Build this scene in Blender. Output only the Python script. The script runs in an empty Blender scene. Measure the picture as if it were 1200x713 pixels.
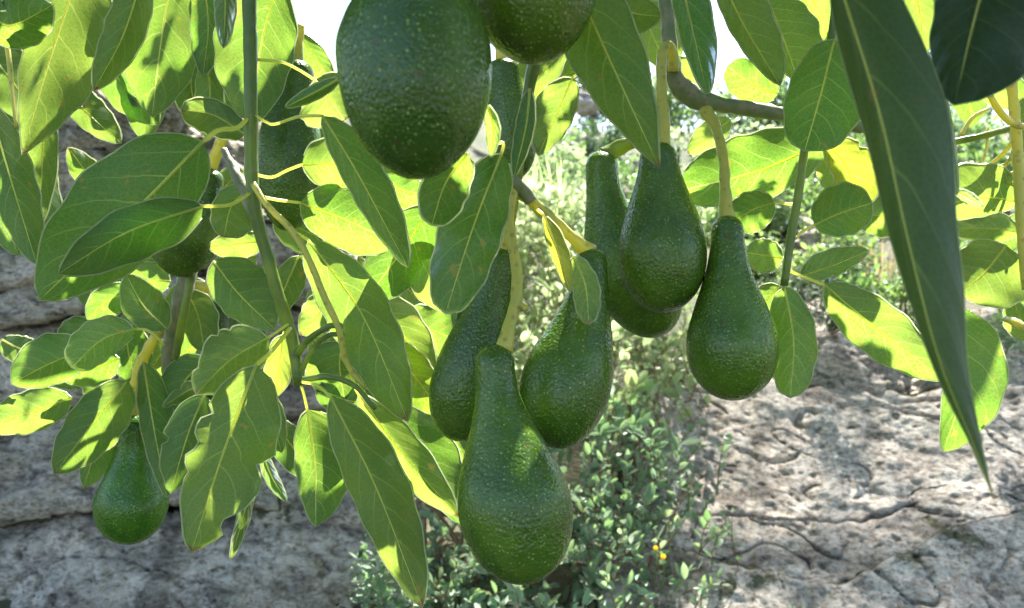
import bpy, bmesh, math, random
import numpy as np
from mathutils import Vector, Matrix, noise
R = math.radians
random.seed(7)
scene = bpy.context.scene
COL = scene.collection
# ------------------------------------------------------------------ camera
F = 942.0                       # focal length in photograph pixels (photo 1200 x 713)
CAM = Vector((0, 0, 1.5))
PITCH = R(-3.4)
cd = bpy.data.cameras.new('camera')
cam = bpy.data.objects.new('camera', cd); COL.objects.link(cam)
cam.location = CAM; cam.rotation_euler = (R(90) + PITCH, 0, 0)
cd.sensor_width = 36; cd.lens = F / 1200 * 36
cd.clip_start = 0.02; cd.clip_end = 2000
cd.dof.use_dof = True; cd.dof.focus_distance = 0.78; cd.dof.aperture_fstop = 8
scene.camera = cam
# ------------------------------------------------------------------ light
SUN_EL, SUN_AZ = R(55), R(20)   # sun high behind the branch, a little to the right
SUN = Vector((math.sin(SUN_AZ) * math.cos(SUN_EL), math.cos(SUN_AZ) * math.cos(SUN_EL), math.sin(SUN_EL)))
w = bpy.data.worlds.new('World'); scene.world = w; w.use_nodes = True
nt = w.node_tree; bg = nt.nodes['Background']
sky = nt.nodes.new('ShaderNodeTexSky'); sky.sky_type = 'NISHITA'; sky.sun_disc = False
sky.sun_elevation = SUN_EL; sky.sun_rotation = SUN_AZ; sky.air_density = 1.0; sky.dust_density = 1.3
nt.links.new(sky.outputs[0], bg.inputs[0]); bg.inputs[1].default_value = 0.10
sl = bpy.data.lights.new('sun', 'SUN'); sl.energy = 5.0; sl.angle = R(0.5); sl.color = (1, .965, .915)
so = bpy.data.objects.new('sun', sl); COL.objects.link(so)
so.rotation_euler = SUN.to_track_quat('Z', 'Y').to_euler(); so.location = (0, 0, 8)
scene.view_settings.view_transform = 'Standard'; scene.view_settings.look = 'None'
scene.view_settings.exposure = 2.2; scene.view_settings.gamma = 1
scene.cycles.max_bounces = 8; scene.cycles.diffuse_bounces = 5; scene.cycles.transmission_bounces = 6

CR, SR = math.cos(PITCH), math.sin(PITCH)
def P(x, y, d):
    """point seen at photograph pixel (x, y), d metres along the view axis"""
    a, b = (x - 600) / F * d, -(y - 356.5) / F * d
    return CAM + Vector((a, d * CR - b * SR, d * SR + b * CR))
def to_px(p):
    q = p - CAM
    d = q.y * CR + q.z * SR; b = -q.y * SR + q.z * CR
    return 600 + q.x / d * F, 356.5 - b / d * F, d
# ------------------------------------------------------------------ object helpers
def link(o, parent=None):
    COL.objects.link(o)
    if parent is not None: o.parent = parent
    return o
def tag(o, label=None, cat=None, group=None, kind=None):
    if label: o['label'] = label
    if cat: o['category'] = cat
    if group: o['group'] = group
    if kind: o['kind'] = kind
    return o
def empty(name, loc, **k):
    o = bpy.data.objects.new(name, None); o.empty_display_size = .02
    link(o); o.location = loc
    return tag(o, **k)
def make(name, verts, faces, mats, parent=None, origin=None, uv=None, midx=None, smooth=True):
    org = Vector(origin) if origin is not None else Vector((0, 0, 0))
    me = bpy.data.meshes.new(name)
    me.from_pydata([tuple(v - org) for v in verts], [], faces)
    for m in (mats if isinstance(mats, (list, tuple)) else [mats]): me.materials.append(m)
    if smooth: me.polygons.foreach_set('use_smooth', [True] * len(me.polygons))
    if midx: me.polygons.foreach_set('material_index', midx)
    if uv:
        l = me.uv_layers.new(name='UVMap')
        buf = []
        for lp in me.loops: buf.extend(uv[lp.vertex_index])
        l.data.foreach_set('uv', buf)
    o = bpy.data.objects.new(name, me)
    return link(o, parent)
def cat_spline(pts, n):
    """Catmull-Rom through tuples of equal length, n+1 samples, chord-parametrised"""
    pts = [tuple(p) for p in pts]
    if len(pts) == 1: return [pts[0]] * (n + 1)
    L = [0]
    for a, b in zip(pts, pts[1:]):
        L.append(L[-1] + max(1e-6, math.sqrt(sum((p - q) ** 2 for p, q in zip(a[:3], b[:3])))))
    ext = [tuple(2 * p - q for p, q in zip(pts[0], pts[1]))] + pts + [tuple(2 * p - q for p, q in zip(pts[-1], pts[-2]))]
    out = []
    k = 0
    for i in range(n + 1):
        s = L[-1] * i / n
        while k < len(pts) - 2 and s > L[k + 1]: k += 1
        u = (s - L[k]) / (L[k + 1] - L[k])
        p0, p1, p2, p3 = ext[k:k + 4]
        out.append(tuple(.5 * (2 * b + (c - a) * u + (2 * a - 5 * b + 4 * c - d) * u * u + (3 * b - a - 3 * c + d) * u ** 3)
                         for a, b, c, d in zip(p0, p1, p2, p3)))
    return out
def tube(path, sides=7, V=None, Fc=None, cap=True, lump=0.0):
    """path: list of (Vector, radius); appends to V, Fc"""
    V = [] if V is None else V; Fc = [] if Fc is None else Fc
    base = len(V); n = len(path)
    up = None
    for i, (p, r) in enumerate(path):
        t = (path[min(i + 1, n - 1)][0] - path[max(i - 1, 0)][0])
        t = t.normalized() if t.length > 1e-9 else Vector((0, 0, 1))
        if up is None:
            up = t.orthogonal().normalized()
        else:
            up = (up - t * up.dot(t))
            up = up.normalized() if up.length > 1e-6 else t.orthogonal().normalized()
        bi = t.cross(up)
        for j in range(sides):
            a = 2 * math.pi * j / sides
            rr = r
            if lump: rr = r * (1 + lump * noise.noise(p * 90 + Vector((math.cos(a), math.sin(a), 0)) * .8))
            V.append(p + (up * math.cos(a) + bi * math.sin(a)) * rr)
    for i in range(n - 1):
        for j in range(sides):
            a = base + i * sides + j; b = base + i * sides + (j + 1) % sides
            Fc.append((a, b, b + sides, a + sides))
    if cap:
        Fc.append(tuple(base + j for j in reversed(range(sides))))
        Fc.append(tuple(base + (n - 1) * sides + j for j in range(sides)))
    return V, Fc
def px_tube(pts, n=20, sides=8, V=None, Fc=None, lump=0.0):
    """pts: (x, y, depth, radius in pixels)"""
    w_ = []
    for x, y, d, r in pts:
        q = P(x, y, d); w_.append((q.x, q.y, q.z, r * d / F))
    return tube([(Vector(s[:3]), max(s[3], .0002)) for s in cat_spline(w_, n)], sides, V, Fc, lump=lump)
# ------------------------------------------------------------------ materials
class NB:
    def __init__(s, name):
        s.m = bpy.data.materials.new(name); s.m.use_nodes = True
        s.t = s.m.node_tree; s.t.nodes.clear()
        s.out = s.t.nodes.new('ShaderNodeOutputMaterial')
    def n(s, typ, **k):
        x = s.t.nodes.new(typ)
        for a, b in k.items(): setattr(x, a, b)
        return x
    def l(s, a, b): s.t.links.new(a, b)
    def setin(s, sock, v):
        if isinstance(v, bpy.types.NodeSocket): s.l(v, sock)
        else: sock.default_value = v
    def math(s, op, a, b=0.0, c=None, clamp=False):
        x = s.n('ShaderNodeMath', operation=op, use_clamp=clamp)
        s.setin(x.inputs[0], a); s.setin(x.inputs[1], b)
        if c is not None: s.setin(x.inputs[2], c)
        return x.outputs[0]
    def mix(s, f, a, b, blend='MIX'):
        x = s.n('ShaderNodeMix', data_type='RGBA', blend_type=blend)
        s.setin(x.inputs[0], f); s.setin(x.inputs[6], a); s.setin(x.inputs[7], b)
        return x.outputs[2]
    def ramp(s, f, stops):
        x = s.n('ShaderNodeValToRGB'); e = x.color_ramp.elements
        while len(e) < len(stops): e.new(.5)
        for i, (p, c) in enumerate(stops):
            e[i].position = p; e[i].color = c if len(c) == 4 else (*c, 1)
        s.setin(x.inputs[0], f)
        return x.outputs[0]
    def step(s, v, lo, hi):
        x = s.n('ShaderNodeMapRange', interpolation_type='SMOOTHSTEP')
        s.setin(x.inputs[0], v); x.inputs[1].default_value = lo; x.inputs[2].default_value = hi
        return x.outputs[0]
    def noise(s, vec, scale, detail=4, rough=.55, dist=0.0):
        x = s.n('ShaderNodeTexNoise'); s.l(vec, x.inputs['Vector'])
        x.inputs['Scale'].default_value = scale; x.inputs['Detail'].default_value = detail
        x.inputs['Roughness'].default_value = rough; x.inputs['Distortion'].default_value = dist
        return x.outputs[0]
    def voro(s, vec, scale, feature='F1', rnd=1.0):
        x = s.n('ShaderNodeTexVoronoi', feature=feature); s.l(vec, x.inputs['Vector'])
        x.inputs['Scale'].default_value = scale; x.inputs['Randomness'].default_value = rnd
        return x
    def bump(s, h, dist, strength=1.0, nrm=None):
        x = s.n('ShaderNodeBump'); s.l(h, x.inputs['Height'])
        x.inputs['Distance'].default_value = dist; x.inputs['Strength'].default_value = strength
        if nrm is not None: s.l(nrm, x.inputs['Normal'])
        return x.outputs[0]
def rgb(*c): return (*c, 1)

def leaf_material(name, refl, under, trans, veins=True, gloss=.28, vcol=(.30, .34, .08)):
    b = NB(name)
    tc = b.n('ShaderNodeTexCoord'); oi = b.n('ShaderNodeObjectInfo'); ge = b.n('ShaderNodeNewGeometry')
    obj = tc.outputs['Object']
    tint = oi.outputs['Color']; rnd = oi.outputs['Random']
    uvn = b.n('ShaderNodeSeparateXYZ'); b.l(tc.outputs['UV'], uvn.inputs[0])
    u, v = uvn.outputs[0], uvn.outputs[1]
    big = b.noise(obj, 22, 3); fine = b.noise(obj, 260, 4, .6)
    h = b.math('ADD', b.math('MULTIPLY', rnd, .5), b.math('MULTIPLY', big, .9))
    base_r = b.mix(ge.outputs['Backfacing'], rgb(*under), rgb(*refl))
    base_r = b.mix(b.math('MULTIPLY', fine, .5), base_r, rgb(*[c * .55 for c in refl]))
    base_t = b.mix(b.step(h, .35, 1.05), rgb(trans[0] * .72, trans[1] * .86, trans[2] * .7), rgb(trans[0] * 1.35, trans[1] * 1.08, trans[2] * 1.6))
    hgt = b.math('MULTIPLY', fine, .25)
    if veins:
        av = b.math('ABSOLUTE', v)
        sgn = b.math('MULTIPLY', b.math('GREATER_THAN', v, 0), .43)
        wob = b.math('MULTIPLY', b.math('SUBTRACT', b.noise(obj, 35, 2), .5), .35)
        ph = b.math('SUBTRACT', b.math('MULTIPLY', u, 6.2), b.math('MULTIPLY', b.math('POWER', av, 1.3), 1.65))
        ph = b.math('ADD', b.math('ADD', ph, sgn), b.math('ADD', wob, b.math('MULTIPLY', rnd, .7)))
        dd = b.math('ABSOLUTE', b.math('SUBTRACT', b.math('FRACT', ph), .5))
        fade = b.math('SUBTRACT', 1.0, b.math('MULTIPLY', av, .75))
        lat = b.math('MULTIPLY', b.math('SUBTRACT', 1.0, b.step(dd, .006, .045)), fade)
        netn = b.voro(obj, 230, 'DISTANCE_TO_EDGE')
        net = b.math('MULTIPLY', b.math('SUBTRACT', 1.0, b.step(netn.outputs['Distance'], .0, .13)), .32)
        vein = b.math('MAXIMUM', lat, net); core = b.math('SUBTRACT', 1.0, b.step(av, .006, .032))
        hgt = b.math('ADD', hgt, b.math('MULTIPLY', b.math('MULTIPLY', dd, av), -.8))
        base_r = b.mix(b.math('MULTIPLY', lat, .30), base_r, rgb(*vcol))
        base_t = b.mix(b.math('MULTIPLY', vein, .55), base_t, rgb(.46, .54, .13)); base_t = b.mix(core, base_t, rgb(.75, .76, .26))
        spot = b.step(b.noise(obj, 75, 2, .5), .68, .73)
        base_r = b.mix(b.math('MULTIPLY', spot, .7), base_r, rgb(.13, .10, .03))
        base_t = b.mix(b.math('MULTIPLY', spot, .6), base_t, rgb(.32, .22, .03))
    if veins:
        tipb = b.math('MULTIPLY', b.step(b.math('ADD', u, b.math('MULTIPLY', b.math('SUBTRACT', fine, .5), .12)), .955, .985), b.math('GREATER_THAN', rnd, .55))
        base_r = b.mix(tipb, base_r, rgb(.12, .07, .03)); base_t = b.mix(tipb, base_t, rgb(.10, .05, .01))
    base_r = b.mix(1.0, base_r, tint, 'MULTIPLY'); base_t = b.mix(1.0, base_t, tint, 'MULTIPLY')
    nrm = b.bump(hgt, .0016, .7)
    d = b.n('ShaderNodeBsdfDiffuse'); b.l(base_r, d.inputs[0]); b.l(nrm, d.inputs['Normal'])
    t = b.n('ShaderNodeBsdfTranslucent'); b.l(base_t, t.inputs[0]); b.l(nrm, t.inputs['Normal'])
    a = b.n('ShaderNodeAddShader'); b.l(d.outputs[0], a.inputs[0]); b.l(t.outputs[0], a.inputs[1])
    g = b.n('ShaderNodeBsdfGlossy'); g.inputs['Roughness'].default_value = gloss + .08; b.l(nrm, g.inputs['Normal'])
    rg = b.math('ADD', gloss, b.math('MULTIPLY', b.math('SUBTRACT', 1.0, ge.outputs['Backfacing']), .16)); b.l(rg, g.inputs['Roughness'])
    fr = b.n('ShaderNodeFresnel'); fr.inputs[0].default_value = 1.38; b.l(nrm, fr.inputs['Normal'])
    fz = b.math('MULTIPLY', fr.outputs[0], .75)
    m = b.n('ShaderNodeMixShader'); b.l(fz, m.inputs[0]); b.l(a.outputs[0], m.inputs[1]); b.l(g.outputs[0], m.inputs[2])
    b.l(m.outputs[0], b.out.inputs[0])
    return b.m
def stalk_material(name, c1, c2, trans, gloss=.35, lent=None):
    b = NB(name); tc = b.n('ShaderNodeTexCoord'); obj = tc.outputs['Object']
    n1 = b.noise(obj, 60, 4); n2 = b.noise(obj, 400, 3)
    c = b.mix(b.step(n1, .38, .64), rgb(*c1), rgb(*c2))
    if lent:
        vn = b.voro(obj, 110)
        c = b.mix(b.math('MULTIPLY', b.math('SUBTRACT', 1.0, b.step(vn.outputs['Distance'], .16, .3)), .8), c, rgb(*lent))
    nrm = b.bump(n2, .0008, .6)
    d = b.n('ShaderNodeBsdfDiffuse'); b.l(c, d.inputs[0]); b.l(nrm, d.inputs['Normal'])
    t = b.n('ShaderNodeBsdfTranslucent'); t.inputs[0].default_value = rgb(*trans)
    a = b.n('ShaderNodeAddShader'); b.l(d.outputs[0], a.inputs[0]); b.l(t.outputs[0], a.inputs[1])
    g = b.n('ShaderNodeBsdfGlossy'); g.inputs['Roughness'].default_value = gloss; b.l(nrm, g.inputs['Normal'])
    fr = b.n('ShaderNodeFresnel'); fr.inputs[0].default_value = 1.45
    m = b.n('ShaderNodeMixShader'); b.l(fr.outputs[0], m.inputs[0]); b.l(a.outputs[0], m.inputs[1]); b.l(g.outputs[0], m.inputs[2])
    b.l(m.outputs[0], b.out.inputs[0])
    return b.m
def skin_material():
    b = NB('avocado_skin'); tc = b.n('ShaderNodeTexCoord'); obj = tc.outputs['Object']; oi = b.n('ShaderNodeObjectInfo')
    vec = b.n('ShaderNodeVectorMath', operation='ADD'); b.l(obj, vec.inputs[0])
    b.l(b.math('MULTIPLY', oi.outputs['Random'], 7.0), vec.inputs[1]); vec = vec.outputs[0]
    peb = b.voro(vec, 380, 'SMOOTH_F1'); dots = b.voro(vec, 310)
    n1 = b.noise(vec, 16, 4); n2 = b.noise(vec, 90, 3)
    c = b.mix(b.step(n1, .32, .68), rgb(.034, .078, .007), rgb(.080, .148, .013))
    c = b.mix(b.math('MULTIPLY', b.step(n2, .45, .75), .5), c, rgb(.05, .10, .02))
    cr = b.n('ShaderNodeSeparateColor'); b.l(dots.outputs['Color'], cr.inputs[0])
    size = b.math('ADD', .10, b.math('MULTIPLY', cr.outputs[0], .20))
    dm = b.math('MULTIPLY', b.math('LESS_THAN', dots.outputs['Distance'], size), b.math('ADD', .25, b.math('MULTIPLY', cr.outputs[1], .75)))
    c = b.mix(b.math('MULTIPLY', dm, .8), c, rgb(.27, .36, .09))
    rs = b.voro(vec, 75); rc = b.n('ShaderNodeSeparateColor'); b.l(rs.outputs['Color'], rc.inputs[0])
    rust = b.math('MULTIPLY', b.math('LESS_THAN', rs.outputs['Distance'], .16), b.math('GREATER_THAN', rc.outputs[0], .62))
    c = b.mix(b.math('MULTIPLY', rust, .55), c, rgb(.10, .045, .02))
    scuff = b.math('MULTIPLY', b.step(b.noise(vec, 34, 5, .7, 1.5), .66, .74), .45)
    c = b.mix(scuff, c, rgb(.13, .13, .06))
    c = b.mix(1.0, c, oi.outputs['Color'], 'MULTIPLY')
    hgt = b.math('ADD', b.math('MULTIPLY', peb.outputs['Distance'], b.math('MULTIPLY', b.noise(vec, 25, 3), -2.0)), b.math('MULTIPLY', b.noise(vec, 130, 2), 1.0))
    nrm = b.bump(hgt, .0011, .7)
    p = b.n('ShaderNodeBsdfPrincipled'); b.l(c, p.inputs['Base Color']); b.l(nrm, p.inputs['Normal'])
    p.inputs['IOR'].default_value = 1.46
    b.l(b.math('ADD', .13, b.math('MULTIPLY', n2, .26)), p.inputs['Roughness'])
    b.l(p.outputs[0], b.out.inputs[0])
    return b.m
def rock_material():
    b = NB('limestone'); tc = b.n('ShaderNodeTexCoord'); obj = tc.outputs['Object']
    mp = b.n('ShaderNodeMapping'); mp.inputs['Scale'].default_value = (1, 1, 1.9); b.l(obj, mp.inputs[0]); vec = mp.outputs[0]
    n0 = b.noise(vec, 3.2, 5, .6); n1 = b.noise(vec, 19, 8, .76, .5); n2 = b.noise(vec, 52, 7, .74); n3 = b.noise(vec, 260, 3, .6)
    c = b.ramp(n1, [(.36, (.18, .155, .125)), (.45, (.36, .32, .27)), (.53, (.53, .475, .405)), (.62, (.66, .605, .53))])
    c = b.mix(b.math('MULTIPLY', b.step(n0, .40, .66), .55), c, rgb(.40, .31, .24))
    c = b.mix(b.math('MULTIPLY', b.step(n2, .51, .57), .72), c, rgb(.71, .665, .59))
    c = b.mix(b.math('MULTIPLY', b.step(n2, .46, .34), .0), c, rgb(.1, .1, .09))
    dark = b.math('SUBTRACT', 1.0, b.step(n2, .38, .45)); c = b.mix(b.math('MULTIPLY', dark, .85), c, rgb(.11, .095, .075))
    lic = b.voro(vec, 21); lw = b.math('ADD', lic.outputs['Distance'], b.math('MULTIPLY', n2, .5))
    lc = b.n('ShaderNodeSeparateColor'); b.l(lic.outputs['Color'], lc.inputs[0])
    lich = b.math('MULTIPLY', b.math('SUBTRACT', 1.0, b.step(lw, .42, .50)), b.math('GREATER_THAN', lc.outputs[0], .45))
    c = b.mix(b.math('MULTIPLY', lich, .7), c, rgb(.62, .60, .53))
    blk = b.step(b.noise(vec, 6.5, 8, .78, .8), .57, .63); c = b.mix(b.math('MULTIPLY', blk, .6), c, rgb(.14, .125, .105))
    tone = b.ramp(b.noise(vec, 4.5, 5, .6, .3), [(.38, (.48, .46, .44)), (.47, (.92, .90, .87)), (.60, (1.15, 1.13, 1.09))]); c = b.mix(1.0, c, tone, 'MULTIPLY')
    at = b.n('ShaderNodeAttribute', attribute_name='crevice')
    cre = at.outputs['Fac']
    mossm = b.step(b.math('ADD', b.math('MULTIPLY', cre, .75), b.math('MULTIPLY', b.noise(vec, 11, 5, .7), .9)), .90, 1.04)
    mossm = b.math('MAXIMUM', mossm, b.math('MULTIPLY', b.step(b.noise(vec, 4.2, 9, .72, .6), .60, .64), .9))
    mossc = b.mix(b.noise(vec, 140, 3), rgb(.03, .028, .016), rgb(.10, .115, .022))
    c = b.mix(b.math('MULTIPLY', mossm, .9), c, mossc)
    hgt = b.math('ADD', b.math('MULTIPLY', n2, 1.0), b.math('ADD', b.math('MULTIPLY', n3, .22), b.math('MULTIPLY', n1, 1.4)))
    nrm = b.bump(hgt, .012, .8)
    p = b.n('ShaderNodeBsdfPrincipled'); b.l(c, p.inputs['Base Color']); b.l(nrm, p.inputs['Normal'])
    p.inputs['Roughness'].default_value = .9; p.inputs['Specular IOR Level'].default_value = .25
    b.l(p.outputs[0], b.out.inputs[0])
    return b.m
def soil_material():
    b = NB('hill_soil'); tc = b.n('ShaderNodeTexCoord'); obj = tc.outputs['Object']
    n1 = b.noise(obj, 1.1, 6, .65); n2 = b.noise(obj, 14, 6, .7); n3 = b.noise(obj, 90, 4)
    c = b.mix(b.step(n1, .40, .60), rgb(.12, .105, .06), rgb(.05, .075, .025))
    c = b.mix(b.math('MULTIPLY', b.step(n2, .42, .64), .3), c, rgb(.22, .185, .12))
    c = b.mix(b.math('MULTIPLY', n3, .5), c, rgb(.05, .055, .025))
    nrm = b.bump(b.math('ADD', n2, b.math('MULTIPLY', n3, .3)), .05, .8)
    p = b.n('ShaderNodeBsdfPrincipled'); b.l(c, p.inputs['Base Color']); b.l(nrm, p.inputs['Normal']); p.inputs['Roughness'].default_value = .95
    b.l(p.outputs[0], b.out.inputs[0])
    return b.m
def petal_material(name, c):
    b = NB(name); d = b.n('ShaderNodeBsdfDiffuse'); t = b.n('ShaderNodeBsdfTranslucent'); a = b.n('ShaderNodeAddShader')
    tc = b.n('ShaderNodeTexCoord'); cc = b.mix(b.noise(tc.outputs['Object'], 300, 2), rgb(*[x * .6 for x in c]), rgb(*c))
    b.l(cc, d.inputs[0]); t.inputs[0].default_value = rgb(*[x * .5 for x in c])
    b.l(d.outputs[0], a.inputs[0]); b.l(t.outputs[0], a.inputs[1]); b.l(a.outputs[0], b.out.inputs[0])
    return b.m
M = {
 'leaf': leaf_material('avocado_leaf', (.014, .036, .015), (.021, .043, .022), (.150, .270, .022)),
 'margin': stalk_material('leaf_margin', (.07, .10, .03), (.09, .12, .04), (.9, .9, .72), .2),
 'rib': stalk_material('leaf_midrib', (.13, .16, .035), (.17, .19, .045), (.95, .93, .34)),
 'stem': stalk_material('green_stem', (.075, .12, .025), (.11, .155, .03), (.16, .20, .02), .3, (.16, .15, .07)),
 'yellow': stalk_material('yellow_stalk', (.36, .36, .075), (.44, .40, .08), (.30, .28, .03), .35, (.22, .17, .06)),
 'bark': stalk_material('twig_bark', (.15, .19, .075), (.26, .24, .14), (.01, .01, .005), .5, (.22, .15, .09)),
 'skin': skin_material(), 'rock': rock_material(), 'soil': soil_material(),
 'shrub': leaf_material('shrub_leaf', (.12, .19, .115), (.145, .205, .135), (.13, .22, .065), False, .6),
 'pale': leaf_material('pale_shrub_leaf', (.12, .17, .07), (.16, .20, .10), (.25, .37, .12), False, .34),
 'far': leaf_material('hill_foliage', (.07, .12, .035), (.08, .13, .045), (.14, .24, .045), False, .45),
 'fir': leaf_material('dark_foliage', (.025, .05, .022), (.03, .06, .025), (.04, .08, .02), False, .45),
 'dry': leaf_material('dry_grass', (.16, .14, .06), (.18, .16, .07), (.16, .15, .05), False, .5),
 'twig': stalk_material('shrub_twig', (.17, .085, .045), (.22, .11, .06), (.01, .005, .002), .5),
 'trunk': stalk_material('tree_trunk', (.09, .075, .06), (.16, .14, .12), (.0, .0, .0), .6),
 'yellow_petal': petal_material('yellow_petal', (.75, .48, .02)),
 'purple_petal': petal_material('purple_petal', (.22, .08, .5)),
 'brown_petal': petal_material('dead_leaf', (.22, .08, .04)),
}
# ------------------------------------------------------------------ large structure: hill and rocks
def hill_z(x, y):
    if y < 2.9: z = .35 + .22 * max(0, y - 1.2) / 1.7
    elif y < 3.4: z = .57 + (1.18 - .57) * ((y - 2.9) / .5) ** .6
    elif y < 17: z = 1.18 + .215 * (y - 3.4)
    else: z = 1.18 + .215 * 13.6 + .05 * (1 - math.exp(-(y - 17) / 20)) * 20
    if x < -.3 and y > 3.0: z += min(1.0, (-.3 - x) * .7) * min(1, (y - 3.0) / .6)
    if y > 3: z += (noise.fractal(Vector((x * .5, y * .5, 3)), 1, 2, 4)) * .12 * min(1, (y - 3) / 2)
    return z
def build_hill():
    xs = []; v = -300.0
    for a in (-300, -150, -70, -35, -20): xs.append(float(a))
    x = -13.0
    while x <= 13.0: xs.append(x); x += .22
    for a in (20, 35, 70, 150, 300): xs.append(float(a))
    ys = [-300.0, -100, -30, -8, -2]
    y = 0.0
    while y < 9: ys.append(y); y += .12
    while y < 22: ys.append(y); y += .5
    ys += [26, 34, 50, 90, 180, 400]
    V = [Vector((x, y, hill_z(x, y))) for y in ys for x in xs]
    nx = len(xs); Fc = [(j * nx + i, j * nx + i + 1, (j + 1) * nx + i + 1, (j + 1) * nx + i) for j in range(len(ys) - 1) for i in range(nx - 1)]
    tag(make('hillside', V, Fc, M['soil']), 'brown and green hillside rising behind the rocks', kind='structure')
build_hill()

def lerp_edge(pts, u):
    x0, x1 = pts[0][0], pts[-1][0]
    x = x0 + (x1 - x0) * u
    for a, b in zip(pts, pts[1:]):
        if x <= b[0] + 1e-9:
            k = (x - a[0]) / (b[0] - a[0]); k = max(0, min(1, k))
            return x, a[1] + (b[1] - a[1]) * k, a[2] + (b[2] - a[2]) * k
    return pts[-1]
def rock_sheet(top, bot, nu, nv, back=.10, amp=.035, seed=0, edge=.16, rough=1.0, beds=0.0, big=1.0, crk=1.0):
    """stone face between two edge lines (x, y, depth in photo pixels / metres); its rim rounds away into the rock behind"""
    V, cre = [], []
    off = Vector((seed * 3.1, seed * 1.7, seed * .9))
    for j in range(nv + 1):
        v = j / nv
        for i in range(nu + 1):
            u = i / nu
            tx, ty, td = lerp_edge(top, u); bx, by, bd = lerp_edge(bot, u)
            jx = tx * .021 + seed * 5; wob = lambda sx, s0: (noise.noise(Vector((sx, s0, 0))) * 9 + noise.noise(Vector((sx * 3.7, s0, 4))) * 4.5)
            ty += wob(tx * .021, round(seed * 1.3) * 0 + 2.5) * .8; by += wob(bx * .021, 2.5) * .8
            p = P(tx + (bx - tx) * v, ty + (by - ty) * v, td + (bd - td) * v)
            e = min(v, 1 - v) / edge; e2 = min(u, 1 - u) / (edge * .5)
            k = 1 - math.sqrt(max(0, 1 - (1 - min(1, e)) ** 2)); k2 = 1 - math.sqrt(max(0, 1 - (1 - min(1, e2)) ** 2))
            kk = max(k, k2)
            q = p * 1.0 + off
            h = noise.fractal(q * 4, 1, 2.1, 3) * amp * big
            h += abs(noise.noise(q * 11)) * amp * -.5
            h += noise.fractal(Vector((q.x * 26, q.y * 26, q.z * 38)), .9, 2.1, 4) * amp * .17 * rough
            pit = noise.noise(Vector((q.x * 34, q.y * 34, q.z * 60)) + off)
            if pit > .32: h -= (pit - .32) * amp * .9 * rough
            rd = abs(noise.noise(Vector((q.x * 24, q.y * 24, q.z * 46)) * 1.0)) + .5 * abs(noise.noise(Vector((q.x * 55, q.y * 55, q.z * 95))))
            msk = .35 + .65 * max(0, min(1, .5 + 1.3 * noise.noise(q * 3.3)))
            h += (rd - .35) * amp * .055 * rough * msk
            q9 = q * 9; h += noise.fractal(q9, .8, 2.2, 3) * amp * .22 * rough
            if beds:
                bz = noise.noise(Vector((q.x * 2.2, q.y * 2.2, q.z * 15)))
                h += bz * beds
            ck = abs(noise.noise(Vector((q.x * 2.1, q.y * 2.1, q.z * 8)) + off)) / .04 + max(0, noise.noise(q * 5 + off) + .12 - (crk - 1) * .25) * 3
            ck2 = abs(noise.noise(Vector((q.x * 7 + q.z * 5, q.y * 5, q.z * 7)) - off)) / .03 + max(0, noise.noise(q * 6 - off) + .2 - (crk - 1) * .2) * 4
            ck = max(0, 1 - min(ck, ck2)); h -= ck * .016 * crk
            dirv = (p - CAM).normalized()
            p = p + dirv * (kk * back) + Vector((0, -.8, .6)) * h
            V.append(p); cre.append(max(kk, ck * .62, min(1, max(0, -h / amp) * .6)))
    n = nu + 1
    Fc = [(j * n + i, (j + 1) * n + i, (j + 1) * n + i + 1, j * n + i + 1) for j in range(nv) for i in range(nu)]
    # close the stone behind: a coarse back so that it is a body
    b0 = len(V)
    rim = [i for i in range(n)] + [j * n + nu for j in range(1, nv + 1)] + [nv * n + i for i in range(nu - 1, -1, -1)] + [j * n for j in range(nv - 1, 0, -1)]
    for r in rim: V.append(V[r] + (V[r] - CAM).normalized() * .45); cre.append(.4)
    m = len(rim)
    for a in range(m):
        b_ = (a + 1) % m; Fc.append((rim[a], rim[b_], b0 + b_, b0 + a))
    return V, Fc, cre
def stone(parent, *a, label=None, name='stone', **k):
    V, Fc, cre = rock_sheet(*a, **k)
    o = make(name, V, Fc, M['rock'], parent)
    at = o.data.attributes.new('crevice', 'FLOAT', 'POINT'); at.data.foreach_set('value', cre)
    if label: o['label'] = label
    return o
# left: bedded rock wall, steep, in its own shade
rf = empty('rock_face', (0, 0, 0), label='steep bedded grey limestone wall behind the hanging leaves', kind='structure')
DL = 2.25
def E(d, *xy): return [(x, y, d) for x, y in xy]
stone(rf, E(2.50, (-260, 598), (0, 596), (100, 590), (260, 596), (400, 610), (520, 640)), E(2.02, (-260, 860), (200, 860), (520, 860)), 190, 80, amp=0.048, seed=1, back=.14, edge=.12, crk=1.8)
stone(rf, E(2.60, (-260, 470), (0, 468), (120, 474), (280, 480), (330, 500)), E(2.36, (-260, 622), (0, 616), (70, 600), (190, 586), (330, 600)), 150, 56, amp=0.056, seed=2, back=.12, beds=.02, crk=1.8)
stone(rf, E(2.66, (290, 470), (400, 480), (500, 500)), E(2.40, (290, 622), (400, 628), (500, 640)), 70, 50, amp=0.072, seed=3, back=.15, edge=.3, crk=1.8)
stone(rf, E(2.62, (-260, 386), (0, 380), (50, 372), (130, 356), (300, 350), (470, 360)), E(2.50, (-260, 478), (0, 474), (100, 478), (300, 488), (470, 500)), 170, 40, amp=0.048, seed=4, back=.16, edge=.2, crk=1.8)
stone(rf, E(2.58, (-260, 350), (0, 340), (60, 322), (200, 318), (420, 300)), E(2.50, (-260, 392), (0, 386), (60, 374), (140, 354), (420, 360)), 160, 26, amp=0.032, seed=5, back=.12, edge=.3, crk=1.8)
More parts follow.
